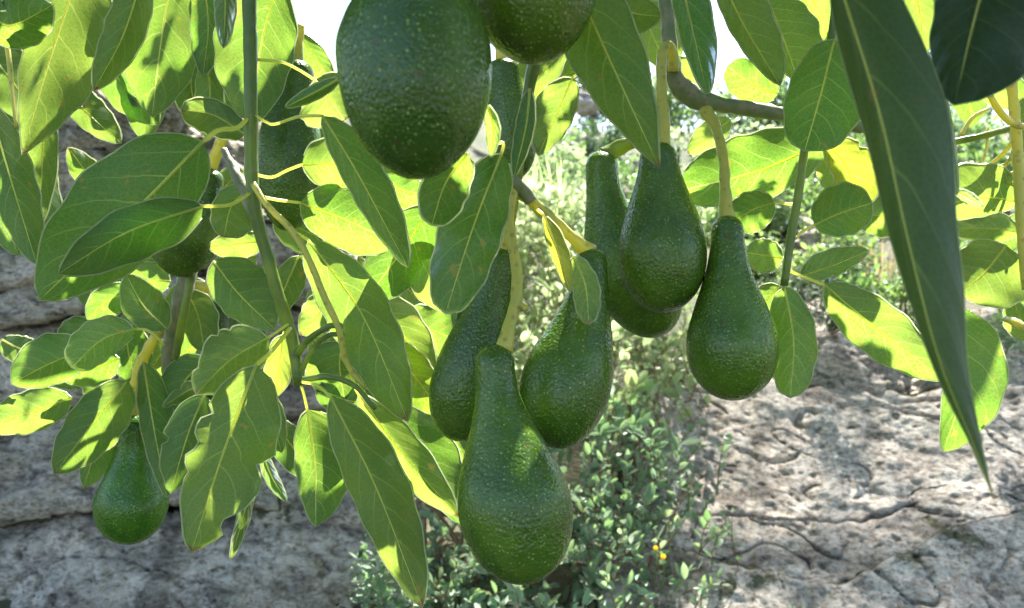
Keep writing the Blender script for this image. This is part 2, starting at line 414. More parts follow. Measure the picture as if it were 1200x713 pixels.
stone(rf, E(2.64, (-260, 300), (0, 284), (70, 280), (220, 270), (430, 240)), E(2.54, (-260, 352), (0, 346), (60, 326), (210, 318), (430, 310)), 160, 30, amp=0.040, seed=6, back=.14, edge=.3, crk=1.8)
stone(rf, E(2.78, (-260, 190), (0, 180), (110, 170), (300, 160), (420, 180)), E(2.62, (-260, 300), (0, 292), (80, 284), (230, 270), (420, 262)), 150, 46, amp=0.080, seed=7, back=.16, beds=.02, crk=1.8)
stone(rf, E(2.95, (-260, 60), (0, 62), (110, 70), (240, 100), (330, 150)), E(2.74, (-260, 196), (0, 190), (110, 178), (240, 172), (330, 180)), 130, 50, amp=0.096, seed=8, back=.18, beds=.03, crk=1.8)
# right: sunlit slab and the ledge stones above it
rs = empty('rock_slab', (0, 0, 0), label='broad sloping slab of pale pitted limestone', kind='structure')
stone(rs, [(740, 436, 2.86), (800, 446, 2.86), (880, 450, 2.86), (960, 452, 2.86), (1060, 458, 2.85), (1420, 430, 2.92)], [(740, 640, 2.24), (860, 676, 2.15), (985, 694, 2.12), (1100, 632, 2.28), (1200, 608, 2.35), (1420, 560, 2.48)], 280, 160, amp=.035, seed=11, back=.05, edge=.05, rough=1.0, big=.4, crk=1.7)
stone(rs, [(955, 712, 2.07), (985, 684, 2.09), (1100, 622, 2.25), (1200, 598, 2.32), (1420, 550, 2.45)], E(1.80, (955, 860), (1200, 860), (1420, 860)), 150, 80, amp=.03, seed=12, back=.025, edge=.03, rough=1.0, big=.5, crk=1.6)
stone(rs, [(700, 646, 2.2), (800, 640, 2.17), (860, 664, 2.12), (985, 684, 2.10), (1030, 740, 2.02)], E(1.80, (700, 860), (1030, 860)), 110, 70, amp=.03, seed=13, back=.025, edge=.03, rough=1.0, big=.5)
stone(rs, E(3.04, (928, 388), (975, 372), (1020, 380), (1036, 396)), E(2.86, (928, 462), (975, 474), (1036, 466)), 56, 44, amp=.05, seed=14, back=.10, edge=.3, rough=1.1)
stone(rs, E(3.12, (1005, 384), (1080, 380), (1150, 392)), E(2.96, (1005, 470), (1080, 474), (1150, 470)), 60, 44, amp=.07, seed=15, back=.16, edge=.3, rough=1.8, beds=.03)
stone(rs, E(3.06, (1110, 368), (1200, 362), (1420, 346)), E(2.88, (1110, 468), (1200, 470), (1420, 456)), 100, 50, amp=.06, seed=16, back=.12, edge=.25, rough=1.6, beds=.02)
stone(rs, E(3.04, (760, 424), (860, 408), (945, 410)), E(2.86, (760, 466), (860, 470), (945, 470)), 80, 34, amp=.05, seed=17, back=.10, edge=.3, rough=1.3)
stone(rs, E(3.21, (915, 352), (970, 348), (1040, 360)), E(3.08, (915, 404), (970, 400), (1040, 406)), 50, 30, amp=.04, seed=18, back=.10, edge=.3)
# the shaded gully between them
gl = empty('gully_rock', (0, 0, 0), label='broken rock in the gully behind the shrub', kind='structure')
stone(gl, E(3.25, (430, 470), (600, 480), (830, 470)), E(3.0, (430, 620), (600, 610), (830, 600)), 90, 50, amp=.08, seed=21, back=.2, edge=.2, rough=1.5)
stone(gl, E(3.02, (430, 600), (600, 596), (830, 590)), E(2.62, (430, 860), (830, 860)), 90, 60, amp=.06, seed=22, back=.2, edge=.2, rough=1.5)
# ------------------------------------------------------------------ avocado branches, leaves and fruit
SHADE = []; OPEN = []          # leaf outlines whose place is in shade: unseen leaves added above shade them
PROF = {'e': (.60, .72), 'o': (.52, .46), 'a': (.62, 1.0), 'n': (.75, .85), 'h': (.42, .62), 'l': (.62, 1.4)}
def prof(t, k):
    a, b = PROF[k]; tm = a / (a + b)
    if t <= 0 or t >= 1: return 0
    return (t ** a * (1 - t) ** b) / (tm ** a * (1 - tm) ** b)
def leaf(br, pts, wL, wR, fL=15, fR=15, pet=None, sh=0, k='e', tint=(1, 1, 1), top=False, rag=0, wave=.10, rib=1.0, curl=0, label=None):
    """midrib through pts (x, y, depth); half widths on the left and right of someone walking from base to tip"""
    N, MS = 26, 5
    rs_ = random.Random(hash((round(pts[0][0]), round(pts[-1][1]), wL)) & 0xffff)
    fL += rs_.uniform(-8, 16); fR += rs_.uniform(-8, 16); wave *= rs_.uniform(1.0, 1.9)
    w3 = [P(*p) for p in pts]
    C = [Vector(s) for s in cat_spline([tuple(q) for q in w3], N)]
    ds = [to_px(c)[2] for c in C]
    ph1, ph2 = rs_.uniform(0, 6), rs_.uniform(0, 6); fr1 = rs_.uniform(9, 16); sd = rs_.uniform(0, 50)
    V, UV, rows = [], [], []
    for i in range(N + 1):
        t = i / N
        T = (C[min(i + 1, N)] - C[max(i - 1, 0)]).normalized()
        Vw = (C[i] - CAM).normalized()
        S = T.cross(Vw).normalized()
        row = []
        for j in range(-MS, MS + 1):
            s = j / MS; side = s > 0
            wpx = (wL if side else wR) * prof(t, k)
            ed = 1 + .035 * math.sin(fr1 * 2.1 * t + (ph1 if side else ph2)) + .03 * noise.noise(Vector((t * 7, side * 9 + sd, 0)))
            if rag:
                ed -= rag * max(0, noise.noise(Vector((t * 9 + sd, side * 5.3, sd)))) * (t > .3) * 1.6
            wm = wpx * ds[i] / F * ed
            f = math.tan(R(fL if side else fR))
            off = S * (s * wm) + Vw * (f * wm * abs(s) ** 1.35)
            off += Vw * (math.sin(fr1 * t + (ph1 if side else ph2)) * wave * s * s * (wL if side else wR) * ds[i] / F * prof(t, k) ** .5)
            if curl: off += Vw * (curl * (abs(s) ** 3) * wm)
            row.append(len(V)); V.append(C[i] + off); UV.append((t, s))
        rows.append(row)
    Fc, mi = [], []
    for i in range(N):
        for j in range(2 * MS):
            q = (rows[i][j], rows[i + 1][j], rows[i + 1][j + 1], rows[i][j + 1])
            Fc.append(q if not top else tuple(reversed(q))); mi.append(0)
    nb = len(V)
    edge = [V[r[0]] for r in rows[1:-1]] + [V[rows[-1][MS]]] + [V[r[-1]] for r in reversed(rows[1:-1])]
    dmean = sum(ds) / len(ds)
    mr = .0009 if dmean > .5 else .0003
    edge.insert(0, V[rows[0][MS]])
    tube([(e, mr) for e in edge], 4, V, Fc, cap=False)
    mi += [1] * (len(Fc) - len(mi)); UV += [(0, 0)] * (len(V) - nb)
    root = br
    o = make('leaf', V, Fc, [M['leaf'], M['margin']], root, root.location, UV, mi)
    g = rs_.uniform(.88, 1.12)
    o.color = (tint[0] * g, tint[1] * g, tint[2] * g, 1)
    if label: o['label'] = label
    # leaf stalk running on as the midrib
    path = []
    r0 = .00125 * rib * (dmean / .8) ** .4
    if pet:
        pw = [tuple(P(*p)) for p in pet] + [tuple(C[0])]
        for q in cat_spline(pw, 14)[:-1]: path.append((Vector(q), r0 * 1.25))
    for i in range(N + 1):
        t = i / N
        path.append((C[i] - (C[i] - CAM).normalized() * (.0002 * (-1 if top else 1)), max(.00016, r0 * (1 - t) ** .8)))
    SV, SF = tube(path, 6)
    make('leaf_stalk', SV, SF, M['rib'], o, root.location)
    if sh == 1: SHADE.append([tuple(V[r[j]] for j in (0, 2, MS, 2 * MS - 2, 2 * MS)) for r in rows])
    elif sh is not None:
        for r in rows[1::2]:
            for j in (1, 3, MS, 2 * MS - 3, 2 * MS - 1):
                x, y, _ = to_px(V[r[j]])
                ok = True
                for (x0, y0, x1, y1, hw) in (sh or []):
                    l2 = (x1 - x0) ** 2 + (y1 - y0) ** 2; t = max(0, min(1, ((x - x0) * (x1 - x0) + (y - y0) * (y1 - y0)) / l2))
                    if math.hypot(x - x0 - t * (x1 - x0), y - y0 - t * (y1 - y0)) < hw * 1.15: ok = False
                if ok: OPEN.append(V[r[j]].copy())
    if sh and sh != 1:
        for (x0, y0, x1, y1, hw) in sh:
            d0 = ds[N // 2]; a, b_ = P(x0, y0, d0), P(x1, y1, d0)
            T = (b_ - a).normalized(); S = T.cross((a - CAM).normalized()).normalized(); rr = []
            for i in range(15):
                t = i / 14; c = a.lerp(b_, t); ww = hw * d0 / F * prof(t, 'e'); rr.append((c - S * ww, c - S * ww * .5, c, c + S * ww * .5, c + S * ww))
            SHADE.append(rr)
    return o
def branch(label, at, group=None):
    return empty('avocado_branch', P(*at), label=label, cat='branch', group=group)
def stem(br, pts, mat='stem', n=26, sides=9, name='stem', lump=.18):
    V, Fc = px_tube(pts, n, sides, lump=lump)
    return make(name, V, Fc, M[mat], br, br.location)
def avocado(label, axis, rn, rm, tm, stalk, pw=1.0, tint=(1, 1, 1), smat='yellow', t0=.06, spur=None):
    root = empty('avocado', P(*axis[0]), label=label, cat='avocado', group='avocados hanging from the tree')
    n, S_ = 46, 40
    pts = [(*P(*a),) for a in axis]
    C = [Vector(s) for s in cat_spline(pts, 100)]
    ts = [0, .002, .006, .014, .028, .045] + [.045 + (.95 - .045) * i / 36 for i in range(1, 37)] + [.965, .98, .99, .996, 1.0]
    V, Fc = [], []
    up = None
    for t in ts:
        f_ = t * 100; i = min(99, int(f_)); c = C[i].lerp(C[i + 1], f_ - i)
        T = (C[min(i + 2, 100)] - C[max(i - 1, 0)]).normalized()
        if t > tm: r = rm * math.sqrt(max(0, 1 - ((t - tm) / (1 - tm)) ** 2))
        else:
            u = max(0, min(1, (t - t0) / (tm - t0))); u = u ** pw; sm = u * u * (3 - 2 * u)
            r = rn + (rm - rn) * sm
            if t < .09: r *= .12 + .88 * max(0, 1 - (1 - t / .09) ** 2.4) ** .6
        d = to_px(c)[2]; r = max(r * d / F, 2e-5)
        up = (up - T * up.dot(T)).normalized() if up else T.orthogonal().normalized()
        bi = T.cross(up); row = []
        for j in range(S_):
            a = 2 * math.pi * j / S_
            dirv = up * math.cos(a) + bi * math.sin(a)
            p = c + dirv * r
            p += dirv * (noise.noise(p * 22) * .035 * r + noise.noise(p * 60) * .012 * r)
            row.append(len(V)); V.append(p)
        if len(V) > S_:
            a = len(V) - 2 * S_
            for j in range(S_): Fc.append((a + j, a + (j + 1) % S_, a + S_ + (j + 1) % S_, a + S_ + j))
    o = make('fruit_body', V, Fc, M['skin'], root, root.location); o.color = (*tint, 1)
    if stalk:
        SV, SF = px_tube(stalk, 30, 10, lump=.22)
        if spur: px_tube(spur, 8, 7, SV, SF, lump=.25)
        make('fruit_stalk', SV, SF, M[smat], root, root.location)
    return root

# ---- the fruit
avocado('largest avocado, round and close up, at the top of the hanging leaves',
        [(478, -80, .52), (484, 10, .515), (487, 110, .505), (489, 209, .50)], 45, 91, .53, [(470, -190, .53, 6), (476, -120, .525, 6), (479, -76, .52, 8)], tint=(.85, .95, .95))
avocado('round avocado with rusty flecks, only its lower half in view at the top edge',
        [(618, -150, .58), (620, -60, .575), (624, 0, .57), (627, 68, .56)], 46, 78, .55, [(612, -260, .58, 6), (617, -144, .58, 8)], tint=(1.25, 1.15, .9))
avocado('lowest front avocado, long necked, on a forked yellow stalk',
        [(579, 404, .70), (583, 465, .695), (596, 555, .685), (610, 630, .675), (619, 684, .67)], 23, 67, .68,
        [(603, 216, .745, 7), (598, 240, .735, 6), (597, 266, .725, 5.5), (604, 305, .72, 6.3), (606, 345, .715, 7.5), (598, 378, .71, 7.5), (590, 412, .70, 11.5)], pw=1.3,
        spur=[(603, 350, .715, 5.5), (610, 357, .712, 4), (618, 363, .71, 4.5)], tint=(1.05, 1.08, .95))
avocado('avocado with a curved neck hanging behind the lowest one, half hidden',
        [(588, 291, .80), (576, 350, .80), (555, 425, .80), (541, 480, .80), (532, 517, .795)], 24, 44, .70,
        [(604, 225, .76, 5), (598, 262, .79, 6), (589, 296, .80, 8)], pw=1.25, tint=(.9, .92, .9))
avocado('avocado leaning under a yellowed curled leaf, right of the yellow stalk',
        [(693, 291, .79), (691, 335, .785), (678, 400, .775), (660, 460, .765), (650, 526, .755)], 19, 53, .70,
        [(606, 213, .745, 7), (620, 232, .75, 7.5), (640, 252, .765, 7.5), (668, 276, .78, 7), (691, 297, .79, 11)], pw=1.1, tint=(1.0, 1.05, .9))
avocado('avocado tucked behind the twin one with the crooked stalk, bent neck at its left',
        [(704, 177, .90), (708, 225, .90), (722, 290, .90), (750, 340, .90), (780, 392, .895)], 19, 49, .68,
        [(752, 160, .88, 6), (738, 168, .89, 8), (722, 175, .90, 10), (708, 184, .90, 11)], pw=1.25, smat='stem', tint=(1.2, 1.25, 1.0))
avocado('avocado on the crooked yellow stalk that loops over the grey branch',
        [(771, 168, .82), (773, 225, .815), (776, 290, .81), (777, 367, .80)], 22, 52, .66,
        [(789, 84, .85, 7), (789, 64, .845, 6), (783, 52, .84, 5.5), (776, 66, .835, 6), (775, 110, .83, 6.5), (777, 140, .825, 8), (777, 166, .82, 9), (773, 176, .82, 10)], tint=(.95, 1, .95))
avocado('long glossy avocado beside the round leafed shoot, alone under its thin stalk',
        [(852, 253, .80), (853, 315, .795), (857, 390, .79), (859, 470, .785)], 19, 53, .71,
        [(826, 128, .86, 8), (840, 152, .84, 6), (848, 190, .82, 6), (850, 225, .81, 7), (852, 262, .80, 10)], pw=1.25, tint=(1.05, 1.1, .95))
avocado('small bright avocado hanging lowest against the shaded rock wall',
        [(161, 484, 1.05), (158, 535, 1.05), (154, 588, 1.045), (153, 638, 1.04)], 20, 41, .70,
        [(196, 372, 1.05, 6), (180, 398, 1.05, 6), (166, 425, 1.05, 6.5), (158, 458, 1.05, 7.5), (161, 490, 1.05, 11)], pw=1.6, tint=(.85, 1.2, .8))
avocado('avocado half hidden by the two broad dark leaves, lower end showing',
        [(244, 196, 1.0), (232, 245, 1.0), (215, 285, 1.0), (204, 324, .995)], 20, 38, .62, [(262, 160, 1.0, 6), (245, 200, 1.0, 8)])
avocado('avocado in shadow directly behind the thick green stem',
        [(346, 70, .98), (343, 130, .98), (339, 190, .98), (337, 271, .975)], 22, 38, .6, [(352, 30, .98, 5), (346, 76, .98, 8)], tint=(.95, 1, .9))
avocado('avocado glimpsed behind the largest one and the narrow folded leaf',
        [(588, 70, .88), (592, 115, .88), (600, 160, .88), (606, 209, .875)], 20, 29, .6, [(584, 20, .88, 5), (588, 76, .88, 8)])
avocado('avocado deep in shade behind the torn leaf, its thick yellow stalk bent',
        [(257, 341, 1.12), (266, 385, 1.12), (262, 440, 1.12), (238, 502, 1.11)], 20, 38, .62,
        [(216, 330, 1.08, 8), (228, 336, 1.09, 9), (244, 341, 1.11, 9), (258, 347, 1.12, 10)])

# ---- branch A: top left corner
A = branch('leafy avocado branch with sunlit leaves at the top left corner', (5, -30, .9))
stem(A, [(-8, -60, .9, 4), (3, 15, .88, 3.5), (11, 75, .87, 3), (15, 110, .86, 2.6), (19, 150, .85, 2)], 'yellow')
leaf(A, [(97, -45, .86), (58, 70, .84), (26, 182, .82)], 60, 30, 18, 10, sh=[(90, -40, 50, 92, 20), (20, 120, 90, 150, 26)], k='a')
leaf(A, [(170, -40, .80), (145, 40, .80), (110, 106, .80)], 22, 22, 40, 20, sh=1)
leaf(A, [(206, -60, .98), (190, 40, .96), (178, 137, .95)], 46, 46, 10, 16, sh=[(235, -60, 200, 30, 16), (150, 45, 240, 55, 14), (176, 140, 235, 50, 26)])
leaf(A, [(118, 60, 1.1), (148, 105, 1.1), (186, 146, 1.09)], 26, 24, 10, 10)
leaf(A, [(70, 96, 1.04), (105, 135, 1.03), (142, 168, 1.02)], 22, 17, 10, 15)
leaf(A, [(128, 225, 1.08), (104, 205, 1.08), (80, 173, 1.07)], 16, 17, 10, 20, k='e')
leaf(A, [(-14, 120, .84), (14, 215, .83), (43, 310, .82)], 26, 28, 12, 12, sh=1, pet=[(-20, 60, .86), (-18, 90, .85)])
leaf(A, [(24, 140, .93), (42, 230, .92), (62, 302, .91)], 26, 22, 12, 12, sh=[(10, 120, 40, 220, 20)])
leaf(A, [(-8, 20, .80), (14, 30, .80), (62, 6, .80)], 30, 28, 15, 15, sh=1)
leaf(A, [(-20, 55, .92), (18, 100, .91), (45, 150, .90)], 36, 30, 12, 12, sh=[(0, 60, 40, 40, 20)])
leaf(A, [(-16, 110, .98), (6, 150, .98), (24, 196, .98)], 30, 26, 10, 10)
leaf(A, [(52, 120, .91), (50, 185, .90), (44, 270, .89)], 16, 16, 20, 20, sh=[(60, 120, 40, 250, 14)])
leaf(A, [(10, -20, .88), (30, 25, .87), (52, 58, .86)], 26, 26, 15, 15, sh=1)
leaf(A, [(60, -30, 1.0), (62, 30, 1.0), (44, 75, 1.0)], 26, 26, 10, 10)
leaf(A, [(150, 62, 1.1), (168, 110, 1.1), (170, 165, 1.1)], 24, 26, 10, 10, sh=1)
leaf(A, [(232, 60, 1.06), (224, 100, 1.06), (236, 150, 1.06)], 22, 22, 15, 15, sh=1)
leaf(A, [(120, -30, 1.06), (118, 20, 1.06), (100, 62, 1.06)], 26, 26, 15, 15)
leaf(A, [(-30, 215, .96), (0, 250, .96), (22, 300, .96)], 20, 20, 15, 15, sh=1)

# ---- branch B: the thick green stem
B = branch('thick green avocado stem with yellow leaf stalks, largest spray of leaves', (291, -40, .78))
stem(B, [(290, -60, .785, 8.5), (293, 40, .78, 8), (294, 120, .78, 8), (294, 185, .78, 8), (298, 240, .78, 8), (309, 285, .785, 7.5), (326, 345, .79, 7.5), (343, 400, .80, 7), (350, 452, .80, 6)], n=44, sides=10)
stem(B, [(262, 176, .81, 4), (274, 200, .80, 6), (288, 226, .79, 7), (299, 250, .782, 7)], 'bark', lump=.4)
stem(B, [(297, 216, .775, 4), (315, 243, .765, 4), (340, 268, .76, 4.2), (360, 300, .76, 4), (382, 352, .765, 4), (397, 385, .77, 4), (406, 425, .78, 3.4), (428, 456, .79, 2.6)], 'yellow', n=44)
stem(B, [(346, 418, .80, 5), (362, 398, .79, 4), (385, 383, .775, 3.6), (400, 382, .77, 3.6)], 'stem')
stem(B, [(350, 440, .80, 4), (366, 410, .795, 3), (384, 394, .785, 3), (402, 392, .775, 3)], 'stem')
stem(B, [(352, 446, .80, 4), (385, 442, .79, 3.6), (415, 452, .78, 3.2), (440, 480, .78, 2.6)], 'stem')
leaf(B, [(238, 166, .735), (160, 245, .72), (46, 352, .71)], 52, 66, 12, 12, pet=[(291, 138, .775), (278, 150, .765), (256, 153, .75)], sh=1, rib=1.5)
leaf(B, [(238, 242, .735), (150, 272, .705), (68, 321, .69)], 36, 27, 20, 10, pet=[(294, 226, .775), (270, 240, .75)], sh=[(238, 232, 60, 325, 40)], rib=1.2, k='e')
leaf(B, [(288, 158, .86), (250, 135, .86), (212, 128, .86)], 24, 18, 20, 10, sh=1, k='o')
leaf(B, [(325, -20, .90), (306, 55, .89), (296, 146, .88)], 38, 52, 12, 12, sh=[(340, 60, 300, 150, 22), (262, 20, 285, 60, 12), (275, 75, 285, 130, 14)])
leaf(B, [(262, -40, .66), (264, 5, .66), (262, 56, .66)], 12, 12, 50, 20, sh=1, top=True)
leaf(B, [(369, 94, .87), (385, 112, .87), (404, 142, .87)], 34, 42, 12, 12, pet=[(300, 70, .79), (330, 73, .82), (350, 82, .85)], k='o')
leaf(B, [(398, 92, .62), (370, 108, .63), (334, 126, .64)], 8, 8, 60, 40, sh=1)
leaf(B, [(378, 136, .68), (420, 205, .68), (478, 314, .68)], 30, 18, 30, 10, pet=[(300, 135, .775), (318, 146, .77), (350, 137, .72)], sh=1)
leaf(B, [(354, 193, .79), (385, 192, .80), (440, 196, .81)], 32, 30, 12, 12, pet=[(297, 204, .78), (318, 208, .78), (336, 200, .785)], k='e')
leaf(B, [(352, 238, .80), (400, 256, .81), (462, 284, .82)], 40, 34, 12, 12, pet=[(296, 228, .78), (322, 234, .785)], k='o', sh=[(375, 215, 452, 240, 16), (372, 220, 384, 285, 5)])
leaf(B, [(548, 180, .60), (522, 215, .61), (506, 264, .62)], 30, 26, 15, 15, sh=1, k='o')
leaf(B, [(362, 282, .815), (425, 370, .81), (478, 494, .80)], 34, 40, 14, 14, sh=[(440, 300, 480, 500, 34), (352, 278, 425, 300, 14)], pet=[(345, 272, .77)], k='e')
leaf(B, [(506, 242, .86), (468, 298, .855), (428, 352, .85)], 40, 34, 12, 12, sh=[(520, 290, 420, 345, 28)], k='e')
leaf(B, [(480, 262, .87), (500, 318, .87), (530, 362, .87)], 36, 26, 10, 10, k='o')
leaf(B, [(434, 342, .90), (470, 390, .895), (508, 444, .89)], 30, 30, 10, 10, k='e', tint=(1.15, 1.05, 1))
leaf(B, [(470, 372, .97), (500, 385, .97), (545, 402, .97)], 30, 28, 10, 10, k='o')
leaf(B, [(455, 400, .88), (485, 440, .88), (520, 486, .88)], 24, 28, 15, 15, sh=1, tint=(1.2, 1, .8))
leaf(B, [(332, 392, .86), (328, 425, .86), (322, 466, .86)], 17, 17, 15, 15, tint=(1.25, 1.1, 1), pet=[(340, 372, .83)])
leaf(B, [(360, 480, .80), (369, 545, .79), (370, 617, .78)], 44, 22, 10, 22, pet=[(352, 450, .80), (356, 462, .80)], k='e', sh=[(345, 483, 385, 488, 9)])
leaf(B, [(388, 466, .765), (440, 570, .75), (495, 712, .74)], 38, 30, 14, 10, pet=[(354, 448, .79), (372, 452, .78)], sh=1, k='e')
leaf(B, [(318, 490, .92), (340, 520, .92), (374, 566, .92)], 18, 22, 12, 12)
leaf(B, [(307, 528, .95), (318, 558, .95), (336, 588, .95)], 7, 8, 50, 30, sh=0, top=True, tint=(.8, 1, 1.1), label='narrow leaf seen edge-on with a blue-grey upper side')
leaf(B, [(420, 462, .82), (470, 530, .82), (538, 606, .82)], 26, 24, 12, 30, sh=[(440, 455, 540, 600, 16)], pet=[(408, 440, .80)], k='n')
leaf(B, [(458, 470, .88), (500, 545, .88), (542, 615, .88)], 42, 20, 12, 12, k='e', sh=[(470, 475, 545, 540, 9)])
leaf(B, [(300, 428, .73), (262, 530, .715), (224, 648, .70)], 56, 38, 14, 12, pet=[(340, 385, .79), (318, 412, .755)], sh=1, rag=.6, rib=1.5, label='broad leaf with a torn ragged lower end')
leaf(B, [(314, 396, .78), (270, 422, .78), (230, 462, .78)], 32, 36, 14, 14, pet=[(338, 380, .79)], sh=1, rag=.4)
leaf(B, [(250, 306, .92), (280, 345, .91), (322, 386, .90)], 40, 26, 10, 14, sh=[(250, 300, 290, 360, 24)], k='e')
leaf(B, [(310, 282, .98), (276, 286, .98), (244, 290, .98)], 18, 16, 10, 10)
leaf(B, [(295, 222, .88), (272, 240, .88), (262, 278, .88)], 34, 20, 14, 14, sh=1, k='o', pet=[(296, 225, .79)])
leaf(B, [(350, 300, .93), (335, 335, .93), (318, 372, .93)], 20, 16, 20, 20, sh=[(345, 300, 315, 372, 12)], tint=(1.1, 1, .9))
leaf(B, [(392, 340, .88), (372, 370, .88), (352, 392, .88)], 22, 20, 14, 14)
leaf(B, [(402, 400, .92), (398, 428, .92), (404, 470, .92)], 30, 40, 14, 14)
leaf(B, [(365, 395, .96), (395, 420, .96), (440, 436, .96)], 26, 26, 14, 14, sh=1)
leaf(B, [(370, 455, .92), (410, 470, .92), (450, 470, .92)], 22, 20, 14, 14)
leaf(B, [(300, 452, .90), (315, 482, .90), (330, 530, .90)], 16, 18, 20, 14, sh=1)
leaf(B, [(296, 560, .86), (284, 610, .86), (270, 656, .86)], 8, 7, 45, 30, sh=1, top=True)
leaf(B, [(350, 40, 1.05), (372, 72, 1.05), (392, 100, 1.05)], 14, 26, 14, 14)
leaf(B, [(322, 250, 1.04), (352, 268, 1.04), (400, 290, 1.04)], 26, 26, 14, 14, sh=1)
leaf(B, [(410, 262, 1.0), (440, 282, 1.0), (470, 290, 1.0)], 16, 18, 14, 14)
leaf(B, [(425, 440, .99), (470, 468, .99), (540, 486, .99)], 26, 26, 14, 14, sh=1)
leaf(B, [(500, 470, .96), (525, 500, .96), (548, 545, .96)], 20, 20, 14, 14)
leaf(B, [(270, 60, 1.08), (262, 100, 1.08), (270, 150, 1.08)], 30, 26, 14, 14, sh=1)
leaf(B, [(238, -30, .97), (244, 30, .97), (238, 90, .97)], 20, 20, 14, 14, sh=1)
leaf(B, [(242, 70, .98), (246, 110, .98), (240, 160, .98)], 16, 16, 20, 20, sh=1)
leaf(B, [(395, 150, 1.03), (410, 190, 1.03), (420, 240, 1.03)], 30, 26, 14, 14)
leaf(B, [(440, 200, .98), (470, 222, .98), (505, 230, .98)], 22, 24, 14, 14)

for i, (x, y, dx, dy) in enumerate([(352, 300, 60, 40), (420, 300, 50, 60), (470, 330, 40, 70), (400, 330, -40, 60), (450, 380, 60, 50), (480, 430, 40, 60), (380, 440, 50, 50), (340, 220, 50, 20),
                                (430, 230, 50, 40), (330, 330, -30, 60), (300, 300, -50, 30), (510, 440, 30, 60), (420, 500, 50, 60), (300, 380, -20, 60), (270, 330, -40, 50), (350, 150, 40, 40)]):
    d = 1.06 + .018 * (i * 7 % 11)
    leaf(B, [(x, y, d), (x + dx * .5 + 4, y + dy * .5 - 6, d - .01), (x + dx, y + dy, d - .03)], 19 + i % 3 * 2, 18 + i % 4 * 2, 10 + i * 5 % 25, 8 + i * 7 % 20, sh=None)
# ---- branch C: lower left
Cb = branch('brown-green avocado side shoot carrying two fruit above the rock wall', (224, 310, 1.02))
stem(Cb, [(226, 290, 1.02, 10), (216, 335, 1.03, 10), (206, 372, 1.04, 9), (198, 405, 1.05, 8), (196, 440, 1.06, 6)], 'bark', lump=.35)
stem(Cb, [(224, 322, 1.01, 5), (216, 365, 1.01, 5), (210, 395, 1.02, 5), (206, 420, 1.03, 4)], 'stem')
leaf(Cb, [(2, 398, 1.0), (22, 408, 1.0), (48, 414, 1.0)], 15, 17, 10, 10, k='o')
leaf(Cb, [(104, 408, .95), (55, 428, .95), (14, 450, .95)], 26, 34, 12, 12, sh=[(112, 398, 14, 440, 30)])
leaf(Cb, [(157, 386, .92), (120, 398, .91), (84, 431, .90)], 22, 26, 12, 12, pet=[(192, 405, 1.0), (184, 396, .97), (172, 387, .94)], sh=1, k='o', tint=(1.5, 1.35, 1.5), label='small leaf with a pale greyish underside')
leaf(Cb, [(140, 420, 1.0), (110, 432, 1.0), (72, 444, 1.0)], 20, 18, 10, 10)
leaf(Cb, [(84, 466, .97), (40, 482, .97), (-24, 500, .97)], 24, 26, 12, 12, sh=[(86, 458, 22, 490, 22)])
leaf(Cb, [(150, 446, .98), (106, 500, .97), (64, 556, .96)], 34, 28, 12, 12, sh=[(165, 425, 64, 566, 26)])
leaf(Cb, [(132, 490, 1.03), (112, 530, 1.03), (98, 572, 1.03)], 24, 14, 12, 12, rag=.2)
leaf(Cb, [(168, 424, 1.0), (180, 500, 1.0), (196, 584, .99)], 24, 14, 20, 20, sh=1)
leaf(Cb, [(240, 462, .94), (220, 510, .93), (200, 578, .92)], 22, 26, 14, 14, sh=1, rag=.4)
leaf(Cb, [(196, 386, 1.0), (168, 358, 1.0), (148, 322, 1.0)], 22, 24, 14, 14, sh=1)
leaf(Cb, [(160, 345, 1.08), (130, 350, 1.08), (102, 374, 1.08)], 20, 18, 14, 14, sh=[(160, 345, 105, 372, 12)])
leaf(Cb, [(200, 330, 1.1), (178, 330, 1.1), (140, 352, 1.1)], 22, 24, 10, 10)
leaf(Cb, [(218, 340, 1.05), (232, 370, 1.05), (240, 415, 1.05)], 22, 20, 14, 14, sh=1)
leaf(Cb, [(200, 400, 1.1), (170, 440, 1.1), (140, 470, 1.1)], 26, 26, 14, 14, sh=1)
leaf(Cb, [(150, 380, 1.07), (150, 410, 1.07), (160, 450, 1.07)], 26, 22, 14, 14, sh=1)
leaf(Cb, [(120, 430, 1.06), (112, 450, 1.06), (118, 480, 1.06)], 14, 14, 14, 14)
leaf(Cb, [(245, 420, 1.02), (215, 450, 1.02), (208, 500, 1.02)], 26, 26, 14, 14, sh=1)
leaf(Cb, [(260, 452, 1.0), (225, 456, 1.0), (190, 478, 1.0)], 10, 10, 20, 20, rag=.5, tint=(1.4, 1.2, 1), label='yellowed torn scrap of leaf')
leaf(Cb, [(250, 470, 1.04), (262, 520, 1.04), (262, 570, 1.04)], 26, 26, 14, 14, sh=1)
leaf(Cb, [(160, 475, 1.09), (182, 520, 1.09), (196, 575, 1.09)], 20, 22, 14, 14, sh=1)
leaf(Cb, [(205, 430, 1.12), (232, 400, 1.12), (262, 385, 1.12)], 22, 22, 14, 14)

